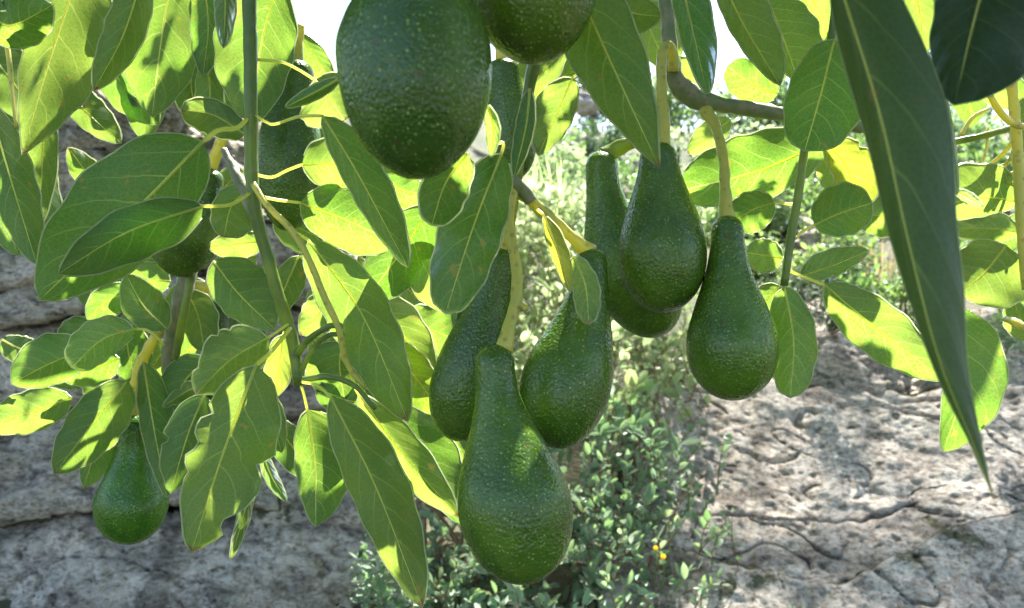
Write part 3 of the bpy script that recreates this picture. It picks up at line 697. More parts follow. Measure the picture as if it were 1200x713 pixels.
for i, (x, y, dx, dy) in enumerate([(240, 330, -50, 40), (200, 300, -60, 20), (170, 300, -50, 50), (120, 300, -20, 60), (190, 360, -60, 40), (150, 400, -50, 50), (220, 420, -40, 60), (240, 380, 40, 60),
                                (270, 420, 10, 70), (120, 440, -60, 10), (110, 380, -40, 30), (210, 210, 40, 60), (285, 200, -40, 40), (180, 470, 20, 80), (215, 480, 30, 60)]):
    d = 1.16 + .016 * (i * 7 % 11)
    leaf(Cb, [(x, y, d), (x + dx * .5 + 4, y + dy * .5 - 6, d - .01), (x + dx, y + dy, d - .03)], 17 + i % 3 * 2, 16 + i % 4 * 2, 10 + i * 5 % 25, 8 + i * 7 % 20, sh=None)
# ---- branch D: middle shoot above the three fruit
D = branch('pale green avocado shoot with ringed yellow base above three fruit', (628, 40, .71))
stem(D, [(634, 10, .71, 8), (628, 62, .71, 8), (618, 115, .72, 7), (610, 165, .73, 7), (605, 214, .742, 7)], 'stem')
stem(D, [(602, 205, .74, 6), (606, 216, .74, 8), (618, 230, .748, 8), (622, 236, .75, 8)], 'bark', lump=.3)
leaf(D, [(588, 180, .655), (556, 262, .65), (522, 368, .645)], 36, 38, 12, 16, pet=[(572, 205, .66), (580, 172, .655), (590, 168, .655)], sh=1, k='o', top=True, label='dark oval leaf hanging left of the yellow stalk')
leaf(D, [(621, 104, .69), (616, 150, .69), (602, 208, .69)], 10, 12, 40, 40, sh=1, k='e', tint=(.7, .75, .9))
leaf(D, [(570, 122, .62), (578, 150, .62), (576, 184, .62)], 8, 9, 30, 30, tint=(2.2, 1.9, 2.4), label='pale whitish curled leaf')
leaf(D, [(662, 52, .90), (632, 90, .90), (584, 140, .90)], 18, 28, 12, 12, sh=[(665, 50, 600, 95, 12)])
leaf(D, [(652, 92, .96), (676, 82, .96), (705, 60, .96)], 24, 8, 12, 12)
leaf(D, [(671, 91, .84), (654, 130, .84), (631, 182, .84)], 20, 28, 12, 12, sh=[(676, 90, 655, 178, 11), (640, 85, 628, 160, 15)], pet=[(690, 80, .85)], k='e')
leaf(D, [(637, 252, .74), (652, 290, .735), (668, 342, .73)], 13, 9, 55, 20, pet=[(607, 232, .745), (622, 240, .755)], tint=(1.9, 1.35, .8), k='n', sh=[(634, 250, 660, 320, 9)], label='narrow curled yellowing leaf with brown specks')
leaf(D, [(672, 300, .74), (686, 335, .735), (690, 380, .73)], 16, 16, 20, 20, sh=1, top=True, k='o', tint=(2.1, 1.9, 2.4), label='dull grey leaf lying on the leaning fruit')
leaf(D, [(575, 300, .79), (556, 350, .79), (534, 398, .79)], 14, 14, 20, 20, sh=[(575, 300, 545, 380, 10)], tint=(1.3, 1.1, .9))
leaf(D, [(540, 300, .80), (536, 360, .80), (536, 398, .80)], 6, 8, 20, 20, sh=1)
leaf(D, [(600, 90, .93), (596, 130, .93), (600, 170, .93)], 14, 10, 20, 20, sh=1)

# ---- branch E: the woody grey branch
Eb = branch('woody grey avocado branch with leaf scars crossing to the right', (785, 20, .86))
stem(Eb, [(772, -60, .86, 8), (784, 40, .86, 9), (788, 80, .86, 10), (800, 105, .86, 13), (820, 118, .86, 12), (850, 124, .87, 9), (905, 132, .88, 8.5), (960, 142, .90, 8), (1020, 150, .92, 7)], 'bark', n=44, sides=12, lump=.3)
leaf(Eb, [(655, -62, .60), (718, 78, .60), (773, 197, .60)], 44, 44, 12, 14, sh=1, k='a', rib=1.2)
leaf(Eb, [(742, -30, .93), (760, 30, .93), (782, 80, .93)], 40, 20, 14, 14, sh=1, k='o')
leaf(Eb, [(792, -50, .66), (808, 20, .66), (829, 112, .66)], 26, 16, 25, 10, sh=1, top=True, tint=(1, 1.05, 1.5), label='dull dark blue-green leaf with a drawn-out tip')
leaf(Eb, [(838, -40, .76), (872, 30, .76), (914, 100, .76)], 34, 16, 12, 16, sh=1, k='e')
leaf(Eb, [(785, 68, .95), (802, 86, .95), (824, 112, .95)], 16, 16, 12, 12)
leaf(Eb, [(912, 110, 1.12), (884, 100, 1.12), (852, 78, 1.12)], 22, 24, 10, 10, k='o')
leaf(Eb, [(856, 140, .95), (832, 158, .95), (806, 180, .95)], 16, 16, 12, 12, sh=[(860, 140, 825, 160, 12)])
leaf(Eb, [(720, -20, .70), (735, 12, .70), (775, 20, .70)], 26, 26, 12, 12, sh=1)
leaf(Eb, [(690, 50, .98), (672, 66, .98), (650, 92, .98)], 16, 12, 12, 12)

# ---- branch F: round-leaved shoot
Fb = branch('slender green avocado shoot with rounded leaves in the gap by the slab', (975, 20, .82))
stem(Fb, [(985, -50, .80, 5), (972, 60, .80, 5), (948, 150, .80, 5), (942, 180, .80, 5), (935, 230, .80, 5), (925, 290, .80, 5), (919, 335, .80, 4.5)], 'stem', n=36)
leaf(Fb, [(978, 46, .77), (962, 110, .765), (943, 177, .76)], 50, 38, 22, 24, sh=[(985, 40, 950, 176, 44), (930, 50, 925, 165, 26), (990, 60, 985, 160, 24)], k='o', rib=1.1, label='heart shaped leaf folded along its midrib')
leaf(Fb, [(972, 163, .90), (890, 200, .90), (798, 224, .90)], 34, 46, 12, 14, sh=[(970, 175, 860, 245, 20)], k='o', rib=1.3, label='broad sunlit leaf with a small round hole')
leaf(Fb, [(908, 238, .83), (882, 246, .83), (856, 262, .83)], 26, 22, 12, 12, pet=[(934, 240, .80)], k='o', sh=[(912, 232, 862, 250, 26)])
leaf(Fb, [(918, 302, .93), (898, 300, .93), (874, 296, .93)], 20, 20, 12, 12, k='o', pet=[(924, 310, .81)])
leaf(Fb, [(919, 336, .80), (930, 400, .795), (926, 466, .79)], 26, 26, 12, 12, k='o', sh=[(905, 345, 930, 470, 26)], pet=[(921, 315, .80)])
leaf(Fb, [(914, 335, .85), (900, 350, .85), (890, 372, .85)], 14, 16, 12, 12)
leaf(Fb, [(938, 324, .87), (975, 312, .88), (1018, 294, .88)], 20, 12, 14, 12, k='e', pet=[(924, 312, .80)])
leaf(Fb, [(966, 334, .80), (1030, 388, .80), (1108, 446, .80)], 32, 30, 12, 12, k='e', pet=[(926, 318, .80), (945, 326, .80)], sh=[(968, 330, 1010, 340, 8)])
leaf(Fb, [(954, 264, .82), (985, 250, .82), (1022, 238, .82)], 34, 28, 12, 12, k='o', pet=[(932, 280, .80), (940, 272, .81)], sh=[(950, 245, 1020, 225, 32)])
leaf(Fb, [(968, 168, .85), (992, 196, .85), (1008, 246, .85)], 32, 18, 12, 16, tint=(1.5, 1.2, .8), k='o', rag=.2, sh=[(960, 165, 1000, 230, 18)], label='yellowish leaf with a browned dead tip')
leaf(Fb, [(900, 0, .84), (918, 45, .84), (934, 92, .84)], 40, 16, 12, 12, sh=1, k='o')
leaf(Fb, [(940, -30, 1.06), (958, 10, 1.06), (986, 46, 1.06)], 30, 26, 12, 12)
leaf(Fb, [(1010, -30, 1.08), (998, 20, 1.08), (970, 60, 1.08)], 26, 26, 12, 12, k='o')
leaf(Fb, [(886, 10, 1.12), (905, 50, 1.12), (918, 96, 1.12)], 14, 10, 12, 12)
leaf(Fb, [(958, 180, .95), (974, 200, .95), (985, 235, .95)], 16, 16, 12, 12, sh=1)
leaf(Fb, [(1000, 250, .92), (1040, 255, .92), (1080, 270, .92)], 24, 24, 12, 12, sh=1)

# ---- branch G: right edge
G = branch('yellow-green avocado shoot with a tangle of thin stalks at the right edge', (1188, 60, .80))
stem(G, [(1176, -40, .82, 6), (1185, 90, .82, 6), (1192, 170, .82, 6), (1197, 260, .82, 6), (1203, 340, .82, 5)], 'yellow', n=30)
stem(G, [(1100, 170, .92, 4), (1150, 160, .90, 4), (1194, 148, .84, 4)], 'stem')
stem(G, [(1160, 112, .78, 3.5), (1172, 132, .79, 4), (1190, 146, .81, 4), (1215, 152, .83, 4)], 'yellow')
for q in ([(1190, 160, .85, 2.5), (1176, 180, .88, 2.5), (1148, 202, .9, 2)], [(1191, 165, .85, 2.5), (1182, 190, .86, 2.5), (1158, 200, .9, 2)],
          [(1158, 150, .9, 1.6), (1156, 175, .9, 1.6), (1150, 195, .9, 1.6)], [(1198, 198, .85, 2.5), (1178, 206, .87, 2.5), (1152, 202, .9, 2)],
          [(1125, 160, .92, 2.5), (1140, 138, .92, 2.5), (1158, 128, .92, 2)], [(1197, 222, .84, 2.5), (1182, 214, .86, 2), (1165, 205, .9, 1.8)],
          [(1200, 385, .85, 4), (1190, 378, .86, 5), (1178, 374, .88, 4)]):
    stem(G, q, 'yellow', n=10, sides=6)
leaf(G, [(1193, 236, .86), (1150, 232, .87), (1092, 244, .88)], 22, 42, 12, 16, k='o', pet=[(1194, 200, .84), (1190, 216, .85)])
leaf(G, [(1179, 288, .84), (1155, 318, .84), (1124, 346, .84)], 52, 36, 12, 14, k='h', sh=[(1192, 300, 1130, 330, 20), (1196, 330, 1130, 372, 24)], rib=1.3)
leaf(G, [(1120, 360, .90), (1130, 440, .90), (1106, 530, .90)], 44, 20, 12, 12, k='e', sh=[(1135, 365, 1135, 470, 36)])
leaf(G, [(1195, 272, .93), (1160, 268, .93), (1105, 268, .93)], 16, 20, 12, 12, sh=1)
leaf(G, [(1196, 250, .95), (1185, 275, .95), (1180, 300, .95)], 14, 14, 12, 12)
leaf(G, [(1105, 110, .62), (1112, 170, .62), (1122, 228, .62)], 6, 14, 30, 30, sh=1)
leaf(G, [(1118, 222, .84), (1136, 232, .84), (1152, 242, .84)], 6, 6, 30, 30, tint=(1.6, 1.6, 2.6), top=True)
leaf(G, [(1205, 120, 1.12), (1180, 108, 1.12), (1140, 92, 1.12)], 20, 20, 12, 12)
leaf(G, [(1215, 110, .9), (1205, 140, .9), (1200, 180, .9)], 20, 20, 12, 12, sh=1)
leaf(G, [(1120, 60, 1.18), (1135, 110, 1.18), (1140, 150, 1.18)], 20, 20, 12, 12)
leaf(G, [(1210, 400, .9), (1195, 372, .9), (1188, 350, .9)], 18, 10, 12, 12, sh=1)
leaf(G, [(1070, -20, .9), (1080, 30, .9), (1075, 70, .9)], 20, 20, 12, 12)
leaf(G, [(1215, 290, .92), (1200, 330, .92), (1195, 372, .92)], 14, 18, 12, 12, sh=1)

# ---- branch H: close overhead
H = branch('close avocado leaves, tinted dark for shade, drooping from above near the lens, at the right', (1040, -80, .42))
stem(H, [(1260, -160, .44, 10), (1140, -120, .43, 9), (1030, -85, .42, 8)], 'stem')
leaf(H, [(972, -70, .40), (990, 0, .397), (1030, 130, .392), (1066, 290, .386), (1100, 420, .382), (1138, 515, .380), (1166, 588, .38)], 70, 22, 24, 30, sh=1, k='l', wave=.06, rib=.6, pet=[(1030, -85, .42)], curl=.25, tint=(.55, .6, .75), label='longest leaf, tinted dark for shade, with its tip twisted to a point')  # dark tint puts the leaf's shade into its colour
leaf(H, [(1168, -70, .42), (1140, 30, .42), (1118, 124, .42)], 92, 46, 14, 10, sh=1, k='h', top=True, wave=.05, pet=[(1140, -120, .43)], tint=(.18, .22, .26), label='large blunt leaf, tinted nearly black for shade, at the top edge')  # tint darkens the colour to stand for deep shade here

# ---- unseen leaves added above the frame, shaped to shade the hanging spray
def rand_dir(r):
    return Vector((r.uniform(-1, 1), r.uniform(-1, 1), r.uniform(-1, .3))).normalized()
def added_shade_leaves():
    V, Fc, UV = [], [], []
    rnd = random.Random(3)
    e1 = SUN.orthogonal().normalized(); e2 = SUN.cross(e1)
    OP = np.array([tuple(p) for p in OPEN]); B2 = np.array([tuple(e1), tuple(e2)]); S3 = np.array(tuple(SUN))
    O2 = OP @ B2.T; OS = OP @ S3
    def blocks(q, rad, above):
        """does a spot at q keep the sun from a leaf that stands in the sun and lies further up-sun than `above`?"""
        q = np.array(tuple(q)); d = O2 - B2 @ q
        return bool((((d * d).sum(1) < rad * rad) & (OS > above) & (OS < q @ S3)).any())
    for rr in SHADE:
        flat = [p for r in rr for p in r]
        c = sum(flat, Vector()) / len(flat)
        tilt = Vector((rnd.uniform(-.5, .5), rnd.uniform(-.5, .5), rnd.uniform(-.3, .3)))
        t0 = .3
        while t0 < 3:
            if all(to_px(p + SUN * (t0 + tilt.dot(p - c)))[1] < -14 for p in flat): break
            t0 += .03
        n = len(rr)
        for lay, tl in ((0, tilt), (.22, tilt * -.7), (.40, tilt * .5)):
            b0 = len(V); g = 1 + lay * .2
            for i, r in enumerate(rr):
                for j, p in enumerate(r):
                    q = c + (p - c) * g
                    V.append(q + SUN * (t0 + lay + tl.dot(q - c) + (.03 if lay else 0))); UV.append((i / (n - 1), j / 2 - 1.0))
            for i in range(n - 1):
                for j in range(4):
                    a = b0 + i * 5 + j
                    mid = (V[a] + V[a + 6]) / 2; own = (rr[i][j] + rr[i + 1][j + 1]) / 2
                    if blocks(mid, .017, own.dot(SUN) + .004): continue
                    Fc.append((a, a + 5, a + 6, a + 1))
    def loose_leaf(c, L):
        d = rand_dir(rnd); nrm = (SUN + Vector((rnd.uniform(-.7, .7), rnd.uniform(-.7, .7), rnd.uniform(-.3, .5)))).normalized()
        d = (d - nrm * d.dot(nrm)).normalized(); s = nrm.cross(d); b0 = len(V)
        for i in range(6):
            t = i / 5; ww = L * .27 * prof(t, 'e') + .001
            for j in (-1, 0, 1): V.append(c + d * (t - .5) * L + s * j * ww + nrm * (abs(j) * ww * .25 - .04 * L * math.sin(t * 3))); UV.append((t, j))
        for i in range(5):
            for j in range(2):
                a = b0 + i * 3 + j; Fc.append((a, a + 3, a + 4, a + 1))
    k = 0
    for tries in range(10000):
        c = Vector((rnd.uniform(-2.0, 2.4), rnd.uniform(.6, 4.2), rnd.uniform(1.9, 3.9)))
        x, y, d = to_px(c)
        if c.y > 1.9 + .66 * (c.z - .9): continue
        if (c - CAM).length < .55 or d > .05 and y > -80: continue
        L = rnd.uniform(.14, .22)
        if blocks(c, L * .54, -99): continue
        loose_leaf(c, L); k += 1
    for tries in range(150):       # more unseen leaves, added above the lens to darken the near leaves
        c = Vector((rnd.uniform(-.05, .75), rnd.uniform(-.35, .45), rnd.uniform(1.74, 2.1)))
        x, y, d = to_px(c)
        if d > .02 and y > -150 or blocks(c, .05, -99): continue
        loose_leaf(c, rnd.uniform(.12, .18))
    root = empty('avocado_branch', P(500, -260, 1.2), label='unseen avocado leaves added above the top of the view to shade the leaves below', cat='branch')
    o = make('foliage', V, Fc, M['leaf'], root, root.location, UV); o['kind'] = 'stuff'
    SV, SF = tube([(Vector(s[:3]), s[3]) for s in cat_spline([(-1.6, .0, 2.2, .03), (-.4, .12, 2.42, .024), (.5, .1, 2.38, .018), (1.5, .2, 2.5, .01)], 30)], 10, lump=.3)
    make('stem', SV, SF, M['bark'], root, root.location)
added_shade_leaves()
# ------------------------------------------------------------------ shrubs, herbs and trees on the hillside
def leaf_mesh(name, mat, L=1.0, W=.42, fold=.12, tipw=.75):
    rows = [(0, .05), (.22, .72), (.5, 1.0), (.78, tipw), (1, .04)]
    V, Fc, UV = [], [], []
    for t, w_ in rows:
        z = -.10 * math.sin(math.pi * t * .8)
        for s in (-1, 0, 1): V.append(Vector((t * L, s * w_ * W / 2, z + abs(s) * w_ * fold))); UV.append((t, s))
    for i in range(4):
        for j in range(2):
            a = i * 3 + j; Fc.append((a, a + 3, a + 4, a + 1))
    return V, Fc, UV
def leaf_matrix(p, d, nrm, size):
    x = d.normalized(); z = (nrm - x * nrm.dot(x)); z = z.normalized() if z.length > 1e-5 else x.orthogonal().normalized()
    y = z.cross(x)
    m = Matrix((x * size, y * size, z * size)).transposed().to_4x4(); m.translation = p
    return m
def rand_unit(r): 
    while True:
        v = Vector((r.uniform(-1, 1), r.uniform(-1, 1), r.uniform(-1, 1)))
        if .05 < v.length < 1: return v.normalized()
def shrub(label, cat, root_p, sprigs, size, mat, nobj=300, W=.42, tipw=.75, group=None, name='shrub', gap=.016, stem_r=.0022, seed=1, main=None, twig='twig', fold=.12):
    """sprigs: (start, tip) points; leaves sit alternately along each; nearest leaves are objects, the rest one mass"""
    r = random.Random(seed)
    root = empty(name, root_p, label=label, cat=cat, group=group)
    ms = []; V, Fc = [], []
    for a, b in sprigs:
        L = (b - a).length; mid = (a + b) / 2 + Vector((r.uniform(-.1, .1), r.uniform(-.1, .1), r.uniform(.0, .15))) * L
        path = [Vector(s) for s in cat_spline([tuple(a), tuple(mid), tuple(b)], 8)]
        tube([(p, stem_r * (1 - .07 * i)) for i, p in enumerate(path)], 4, V, Fc, cap=False)
        n = max(4, int(L / gap))
        for i in range(n):
            t = .12 + .88 * i / (n - 1) if n > 1 else 1
            k = min(7, int(t * 8)); p = path[k].lerp(path[k + 1], t * 8 - k); T = (path[k + 1] - path[k]).normalized()
            for sgn in ((1, -1) if i < n - 1 else (1,)):
                side = T.cross(rand_unit(r)).normalized()
                d = (side * r.uniform(.5, 1) + T * r.uniform(.3, .9) + Vector((0, 0, .12))).normalized()
                up = (Vector((0, -.35, 1)) + rand_unit(r) * .75).normalized()
                ms.append(leaf_matrix(p, d, up, size * r.uniform(.5, 1.35) * (.75 + .25 * t)))
    if main:
        for pth in main: tube([(Vector(s[:3]), s[3]) for s in cat_spline(pth, 12)], 6, V, Fc)
    if V: make('stem', V, Fc, M[twig], root, root_p)
    seen, rest = [], []
    for m in ms:
        x, y, d = to_px(m.translation)
        (seen if -10 < x < 1210 and -10 < y < 723 else rest).append((d, m))
    seen.sort(key=lambda q: q[0]); use = [q[1] for q in seen[:nobj]]; rest = [q[1] for q in seen[nobj:] + rest]
    protos = []
    for v_ in range(3):
        lv, lf, lu = leaf_mesh('leaf', mat, W=W * (1 + .15 * (v_ - 1)), fold=fold * (1 + v_ * .6), tipw=tipw)
        me = bpy.data.meshes.new('leaf'); me.from_pydata([tuple(q) for q in lv], [], lf); me.materials.append(M[mat])
        me.polygons.foreach_set('use_smooth', [True] * len(me.polygons))
        protos.append((me, lv, lf))
    for m in use:
        o = bpy.data.objects.new('leaf', r.choice(protos)[0]); link(o, root)
        o.matrix_local = Matrix.Translation(-Vector(root_p)) @ m
        g = r.uniform(.75, 1.25); o.color = (g * r.uniform(.9, 1.15), g, g * r.uniform(.85, 1.1), 1)
    if rest:
        V2, F2 = [], []
        for m in rest:
            _, lv, lf = r.choice(protos); b0 = len(V2)
            V2 += [m @ q for q in lv]; F2 += [tuple(b0 + i for i in f) for f in lf]
        o = make('foliage', V2, F2, M[mat], root, root_p); o['kind'] = 'stuff'
    return root
rr = random.Random(11)
def inside(poly, x, y):
    c = False
    for (x0, y0), (x1, y1) in zip(poly, poly[1:] + poly[:1]):
        if (y0 > y) != (y1 > y) and x < (x1 - x0) * (y - y0) / (y1 - y0) + x0: c = not c
    return c
def sprigs_in(poly, d0, d1, n, L0, L1, up=.6, base=None, pull=.0, seed=1):
    """n sprigs whose tips fall inside a photograph polygon, between two depths; deeper towards the top"""
    r = random.Random(seed); out = []
    xs = [p[0] for p in poly]; ys = [p[1] for p in poly]
    while len(out) < n:
        x, y = r.uniform(min(xs), max(xs)), r.uniform(min(ys), max(ys))
        if not inside(poly, x, y): continue
        k = (y - min(ys)) / (max(ys) - min(ys))
        d = d1 + (d0 - d1) * k + r.uniform(-.16, .16)
        tip = P(x, y, d)
        v = Vector((r.uniform(-1, 1), r.uniform(-.9, .3), r.uniform(-.2, 1) * 1.0 + up)).normalized()
        if base is not None: v = (v + (tip - base).normalized() * pull).normalized()
        out.append((tip - v * r.uniform(L0, L1), tip))
    return out
B0 = P(545, 690, 2.35)
def stem_path(x0, y0, d0, r0, *pts):
    q = [(*P(x0, y0, d0), r0)]
    for x, y, d, r_ in pts: q.append((*P(x, y, d), r_))
    return q
low = [(420, 713), (440, 640), (500, 600), (520, 520), (640, 470), (700, 420), (760, 470), (800, 520), (812, 600), (830, 713), (830, 780), (420, 780)]
mains = [stem_path(548, 740, 2.3, .011, (545, 660, 2.3, .009), (520, 610, 2.32, .006), (495, 585, 2.3, .004)),
         stem_path(548, 700, 2.3, .009, (575, 665, 2.26, .007), (610, 650, 2.2, .005), (640, 600, 2.2, .003)),
         stem_path(546, 680, 2.3, .008, (540, 640, 2.28, .006), (548, 600, 2.3, .004)),
         stem_path(552, 730, 2.3, .009, (500, 690, 2.2, .006), (470, 690, 2.15, .003)),
         stem_path(560, 720, 2.3, .009, (650, 640, 2.3, .006), (700, 560, 2.35, .004), (730, 500, 2.4, .002)),
         stem_path(560, 720, 2.3, .008, (680, 690, 2.25, .006), (760, 640, 2.2, .003))]
shrub('dense shaded shrub with blue-green leaves and orange-brown stems below the fruit', 'shrub', B0,
      sprigs_in(low, 2.0, 2.55, 270, .10, .20, .4, B0, .8, 21), .045, 'shrub', W=.46, main=mains, seed=2, gap=.019)
side = [(690, 470), (770, 455), (850, 500), (868, 560), (850, 640), (860, 713), (690, 740), (660, 640)]
shrub('loose light green shrub sprawling over the slab edge', 'shrub', P(740, 740, 2.15),
      sprigs_in(side, 1.93, 2.4, 75, .10, .18, .5, P(720, 720, 2.2), 1.0, 22), .034, 'shrub', W=.44, seed=3, gap=.024,
      main=[stem_path(735, 740, 2.2, .006, (770, 640, 2.15, .004), (815, 560, 2.25, .002)), stem_path(725, 740, 2.2, .006, (730, 620, 2.3, .004), (760, 520, 2.4, .002))])
shrub('low sprig of rounded leaves at the bottom edge under the lowest fruit', 'shrub', P(655, 760, 1.7),
      sprigs_in([(600, 690), (700, 690), (720, 740), (590, 740)], 1.68, 1.8, 9, .08, .13, .9, None, 0, 23), .034, 'shrub', W=.6, seed=4, gap=.026)
shrub('small blue-green sprig beside the tip of the long drooping leaf', 'shrub', P(500, 760, 1.9),
      sprigs_in([(470, 640), (560, 640), (560, 730), (470, 730)], 1.85, 2.0, 10, .08, .12, .9, None, 0, 24), .030, 'shrub', W=.5, seed=5, gap=.026)
sun_sh = [(590, 250), (640, 205), (700, 210), (830, 330), (840, 430), (720, 480), (600, 480), (585, 420), (480, 470), (500, 330)]
shrub('bright sunlit shrub with pale rounded leaves behind the yellow stalk', 'shrub', P(660, 560, 2.9),
      sprigs_in(sun_sh, 2.5, 3.35, 380, .12, .22, .6, P(660, 640, 3.0), .5, 25), .046, 'pale', W=.58, tipw=.85, seed=6, gap=.030, stem_r=.0025)
shrub('sprig with a row of small glowing leaves just right of the leaning fruit', 'shrub', P(715, 540, 2.5),
      [(P(698, 488, 2.45), P(750, 448, 2.4)), (P(715, 470, 2.45), P(738, 398, 2.42)), (P(760, 430, 2.5), P(800, 395, 2.5)), (P(770, 470, 2.5), P(795, 410, 2.5)), (P(735, 500, 2.45), P(775, 400, 2.5))],
      .036, 'pale', W=.55, tipw=.85, seed=7, gap=.024, main=[stem_path(715, 600, 2.5, .004, (705, 530, 2.45, .003), (700, 488, 2.45, .002)), stem_path(715, 600, 2.5, .004, (755, 500, 2.5, .003), (772, 465, 2.5, .002))])
# grass tufts, herbs
def tuft(label, root_p, n, L, spread, mat, seed, w=.006, name='grass_tuft', cat='grass'):
    r = random.Random(seed); V, Fc = [], []
    root = empty(name, root_p, label=label, cat=cat)
    for i in range(n):
        a = r.uniform(0, 6.283); o = Vector((math.cos(a), math.sin(a), 0)); b0 = Vector(root_p) + o * r.uniform(0, spread * .35) + Vector((0, 0, -.03))
        l = L * r.uniform(.55, 1.1); lean = r.uniform(.15, .8)
        s = o.cross(Vector((0, 0, 1))); pr = None
        for k in range(5):
            t = k / 4; c = b0 + o * lean * l * t ** 1.7 + Vector((0, 0, l * (t - .35 * lean * t * t)))
            ww = w * (1 - t) ** .6 + .0004; V += [c - s * ww, c + s * ww]
            if k: q = len(V); Fc.append((q - 4, q - 3, q - 1, q - 2))
    o = make('foliage', V, Fc, M[mat], root, root_p); o['kind'] = 'stuff'
    return root
def ground(x, d): 
    q = P(x, 356, d); return Vector((q.x, q.y, hill_z(q.x, q.y)))
tuft('tall pale spear-leaved grass glowing at the foot of the far trees', P(655, 250, 4.1), 70, .36, .5, 'pale', 31, .009)
tuft('pale spear-leaved grass clump at the top of the sunlit shrub', P(620, 246, 4.0), 50, .30, .35, 'pale', 32, .008)
tuft('brownish dry grass on the slope above the ledge', P(1035, 330, 4.3), 150, .26, .9, 'dry', 33, .005)
tuft('dry grass tuft left of the brownish clump above the slab', P(985, 300, 4.8), 90, .2, .8, 'dry', 34, .005)
tuft('little fern growing from the crack at the bottom of the slab', P(935, 716, 2.0), 26, .05, .06, 'shrub', 35, .006, 'fern', 'fern')
def bush_mass(label, c, rad, n, size, mat, seed, name='shrub', cat='shrub', W=.5, stems=3, group=None, squash=.8):
    """hill plant: stems and a leaf mass with gaps"""
    r = random.Random(seed); root_p = Vector((c.x, c.y, c.z - rad * squash))
    root = empty(name, root_p, label=label, cat=cat, group=group)
    lv, lf, _ = leaf_mesh('leaf', mat, W=W); V, Fc = [], []
    cl = [(c + Vector((rand_unit(r).x * rad, rand_unit(r).y * rad, rand_unit(r).z * rad * squash)) * r.uniform(.35, .9), rad * r.uniform(.22, .5)) for _ in range(16)]
    for i in range(n):
        q, s = r.choice(cl); u = rand_unit(r); p = q + u * s * r.uniform(.5, 1)
        m = leaf_matrix(p, (rand_unit(r) + u * .6).normalized(), (Vector((0, 0, 1)) + rand_unit(r) * .8).normalized(), size * r.uniform(.6, 1.3))
        b0 = len(V); V += [m @ a for a in lv]; Fc += [tuple(b0 + k for k in f) for f in lf]
    o = make('foliage', V, Fc, M[mat], root, root_p); o['kind'] = 'stuff'
    SV, SF = [], []
    for k in range(stems):
        q, s = cl[k]; tube([(root_p, rad * .05), ((root_p + q) / 2 + rand_unit(r) * rad * .1, rad * .035), (q, rad * .015)], 6, SV, SF)
    make('stem', SV, SF, M['twig'], root, root_p)
    return root
bm = [('dark green low creeper at the left above the slab', 925, 345, 3.3, .17, 700, .028, 'fir'), ('low creeper between the ledge stones, dark and small leaved', 975, 366, 2.9, .10, 420, .022, 'fir'),
      ('green bush under the shoot with rounded leaves', 935, 215, 6.0, .34, 1500, .05, 'far'), ('bush on the slope right of the round leaf shoot', 1010, 235, 6.4, .40, 1500, .055, 'far'),
      ('yellow-green herb on the slope beside the thin shoot', 905, 262, 5.0, .2, 600, .04, 'pale'), ('leafy green bush half behind the longest leaf', 1060, 290, 5.2, .30, 1000, .045, 'far'),
      ('dull green scrub bush behind the crooked stalk fruit', 745, 230, 5.4, .42, 1500, .05, 'far'), ('scrub bush showing between two hanging fruit', 830, 265, 5.2, .36, 1300, .05, 'pale'),
      ('fine leaved bush behind the stalk tangle at the right edge', 1165, 195, 6.8, .55, 2200, .06, 'far'), ('bright small bush below the stalk tangle', 1130, 160, 7.4, .40, 1300, .06, 'pale'),
      ('grey-green plant on the ledge at the right edge', 1185, 378, 2.72, .09, 260, .028, 'far'), ('small plant low on the rocks at the right edge', 1178, 398, 2.68, .07, 160, .026, 'shrub'),
      ('ground herb left of the brown path patch', 1000, 330, 4.0, .16, 420, .03, 'fir'), ('small dark herb on the left rock wall foot', 455, 640, 2.1, .08, 160, .022, 'fir'),
      ('herb spilling over the gully rock beneath the long leaf', 430, 690, 2.1, .09, 170, .024, 'shrub')]
bm += [('dense dark green bush on the slope left of the longest leaf', 1030, 225, 5.4, 0.38, 1500, 0.05, 'far'), ('dense green bush high behind the right edge stalks', 1120, 230, 5.8, 0.42, 1500, 0.055, 'far'), ('low dark plant filling the slope above the ledge stones', 950, 320, 3.9, 0.2, 900, 0.036, 'far'), ('dark bush filling the slope behind the smallest round leaf', 890, 280, 5.2, 0.34, 1300, 0.05, 'fir'), ('dark plant just above the ledge behind the lit oval leaf', 1060, 350, 3.6, 0.17, 800, 0.032, 'far')]
bm += [('leafy green plant on the slope right of the round leaved shoot', 1000, 285, 4.6, 0.26, 1100, 0.04, 'far'), ('green plant low behind the lit oval leaf', 1010, 345, 3.8, 0.2, 800, 0.034, 'far'), ('green plant behind the folded heart leaf', 905, 225, 5.0, 0.3, 1100, 0.045, 'far'), ('soft green bush between the grass and the bent neck fruit', 650, 215, 5.6, 0.36, 1500, 0.05, 'pale'), ('dark green bush on the slope under the half lit leaf', 690, 180, 7.4, 0.5, 1500, 0.06, 'fir'), ('pale bush low behind the leaning fruit', 720, 330, 3.9, 0.3, 1100, 0.045, 'pale')]
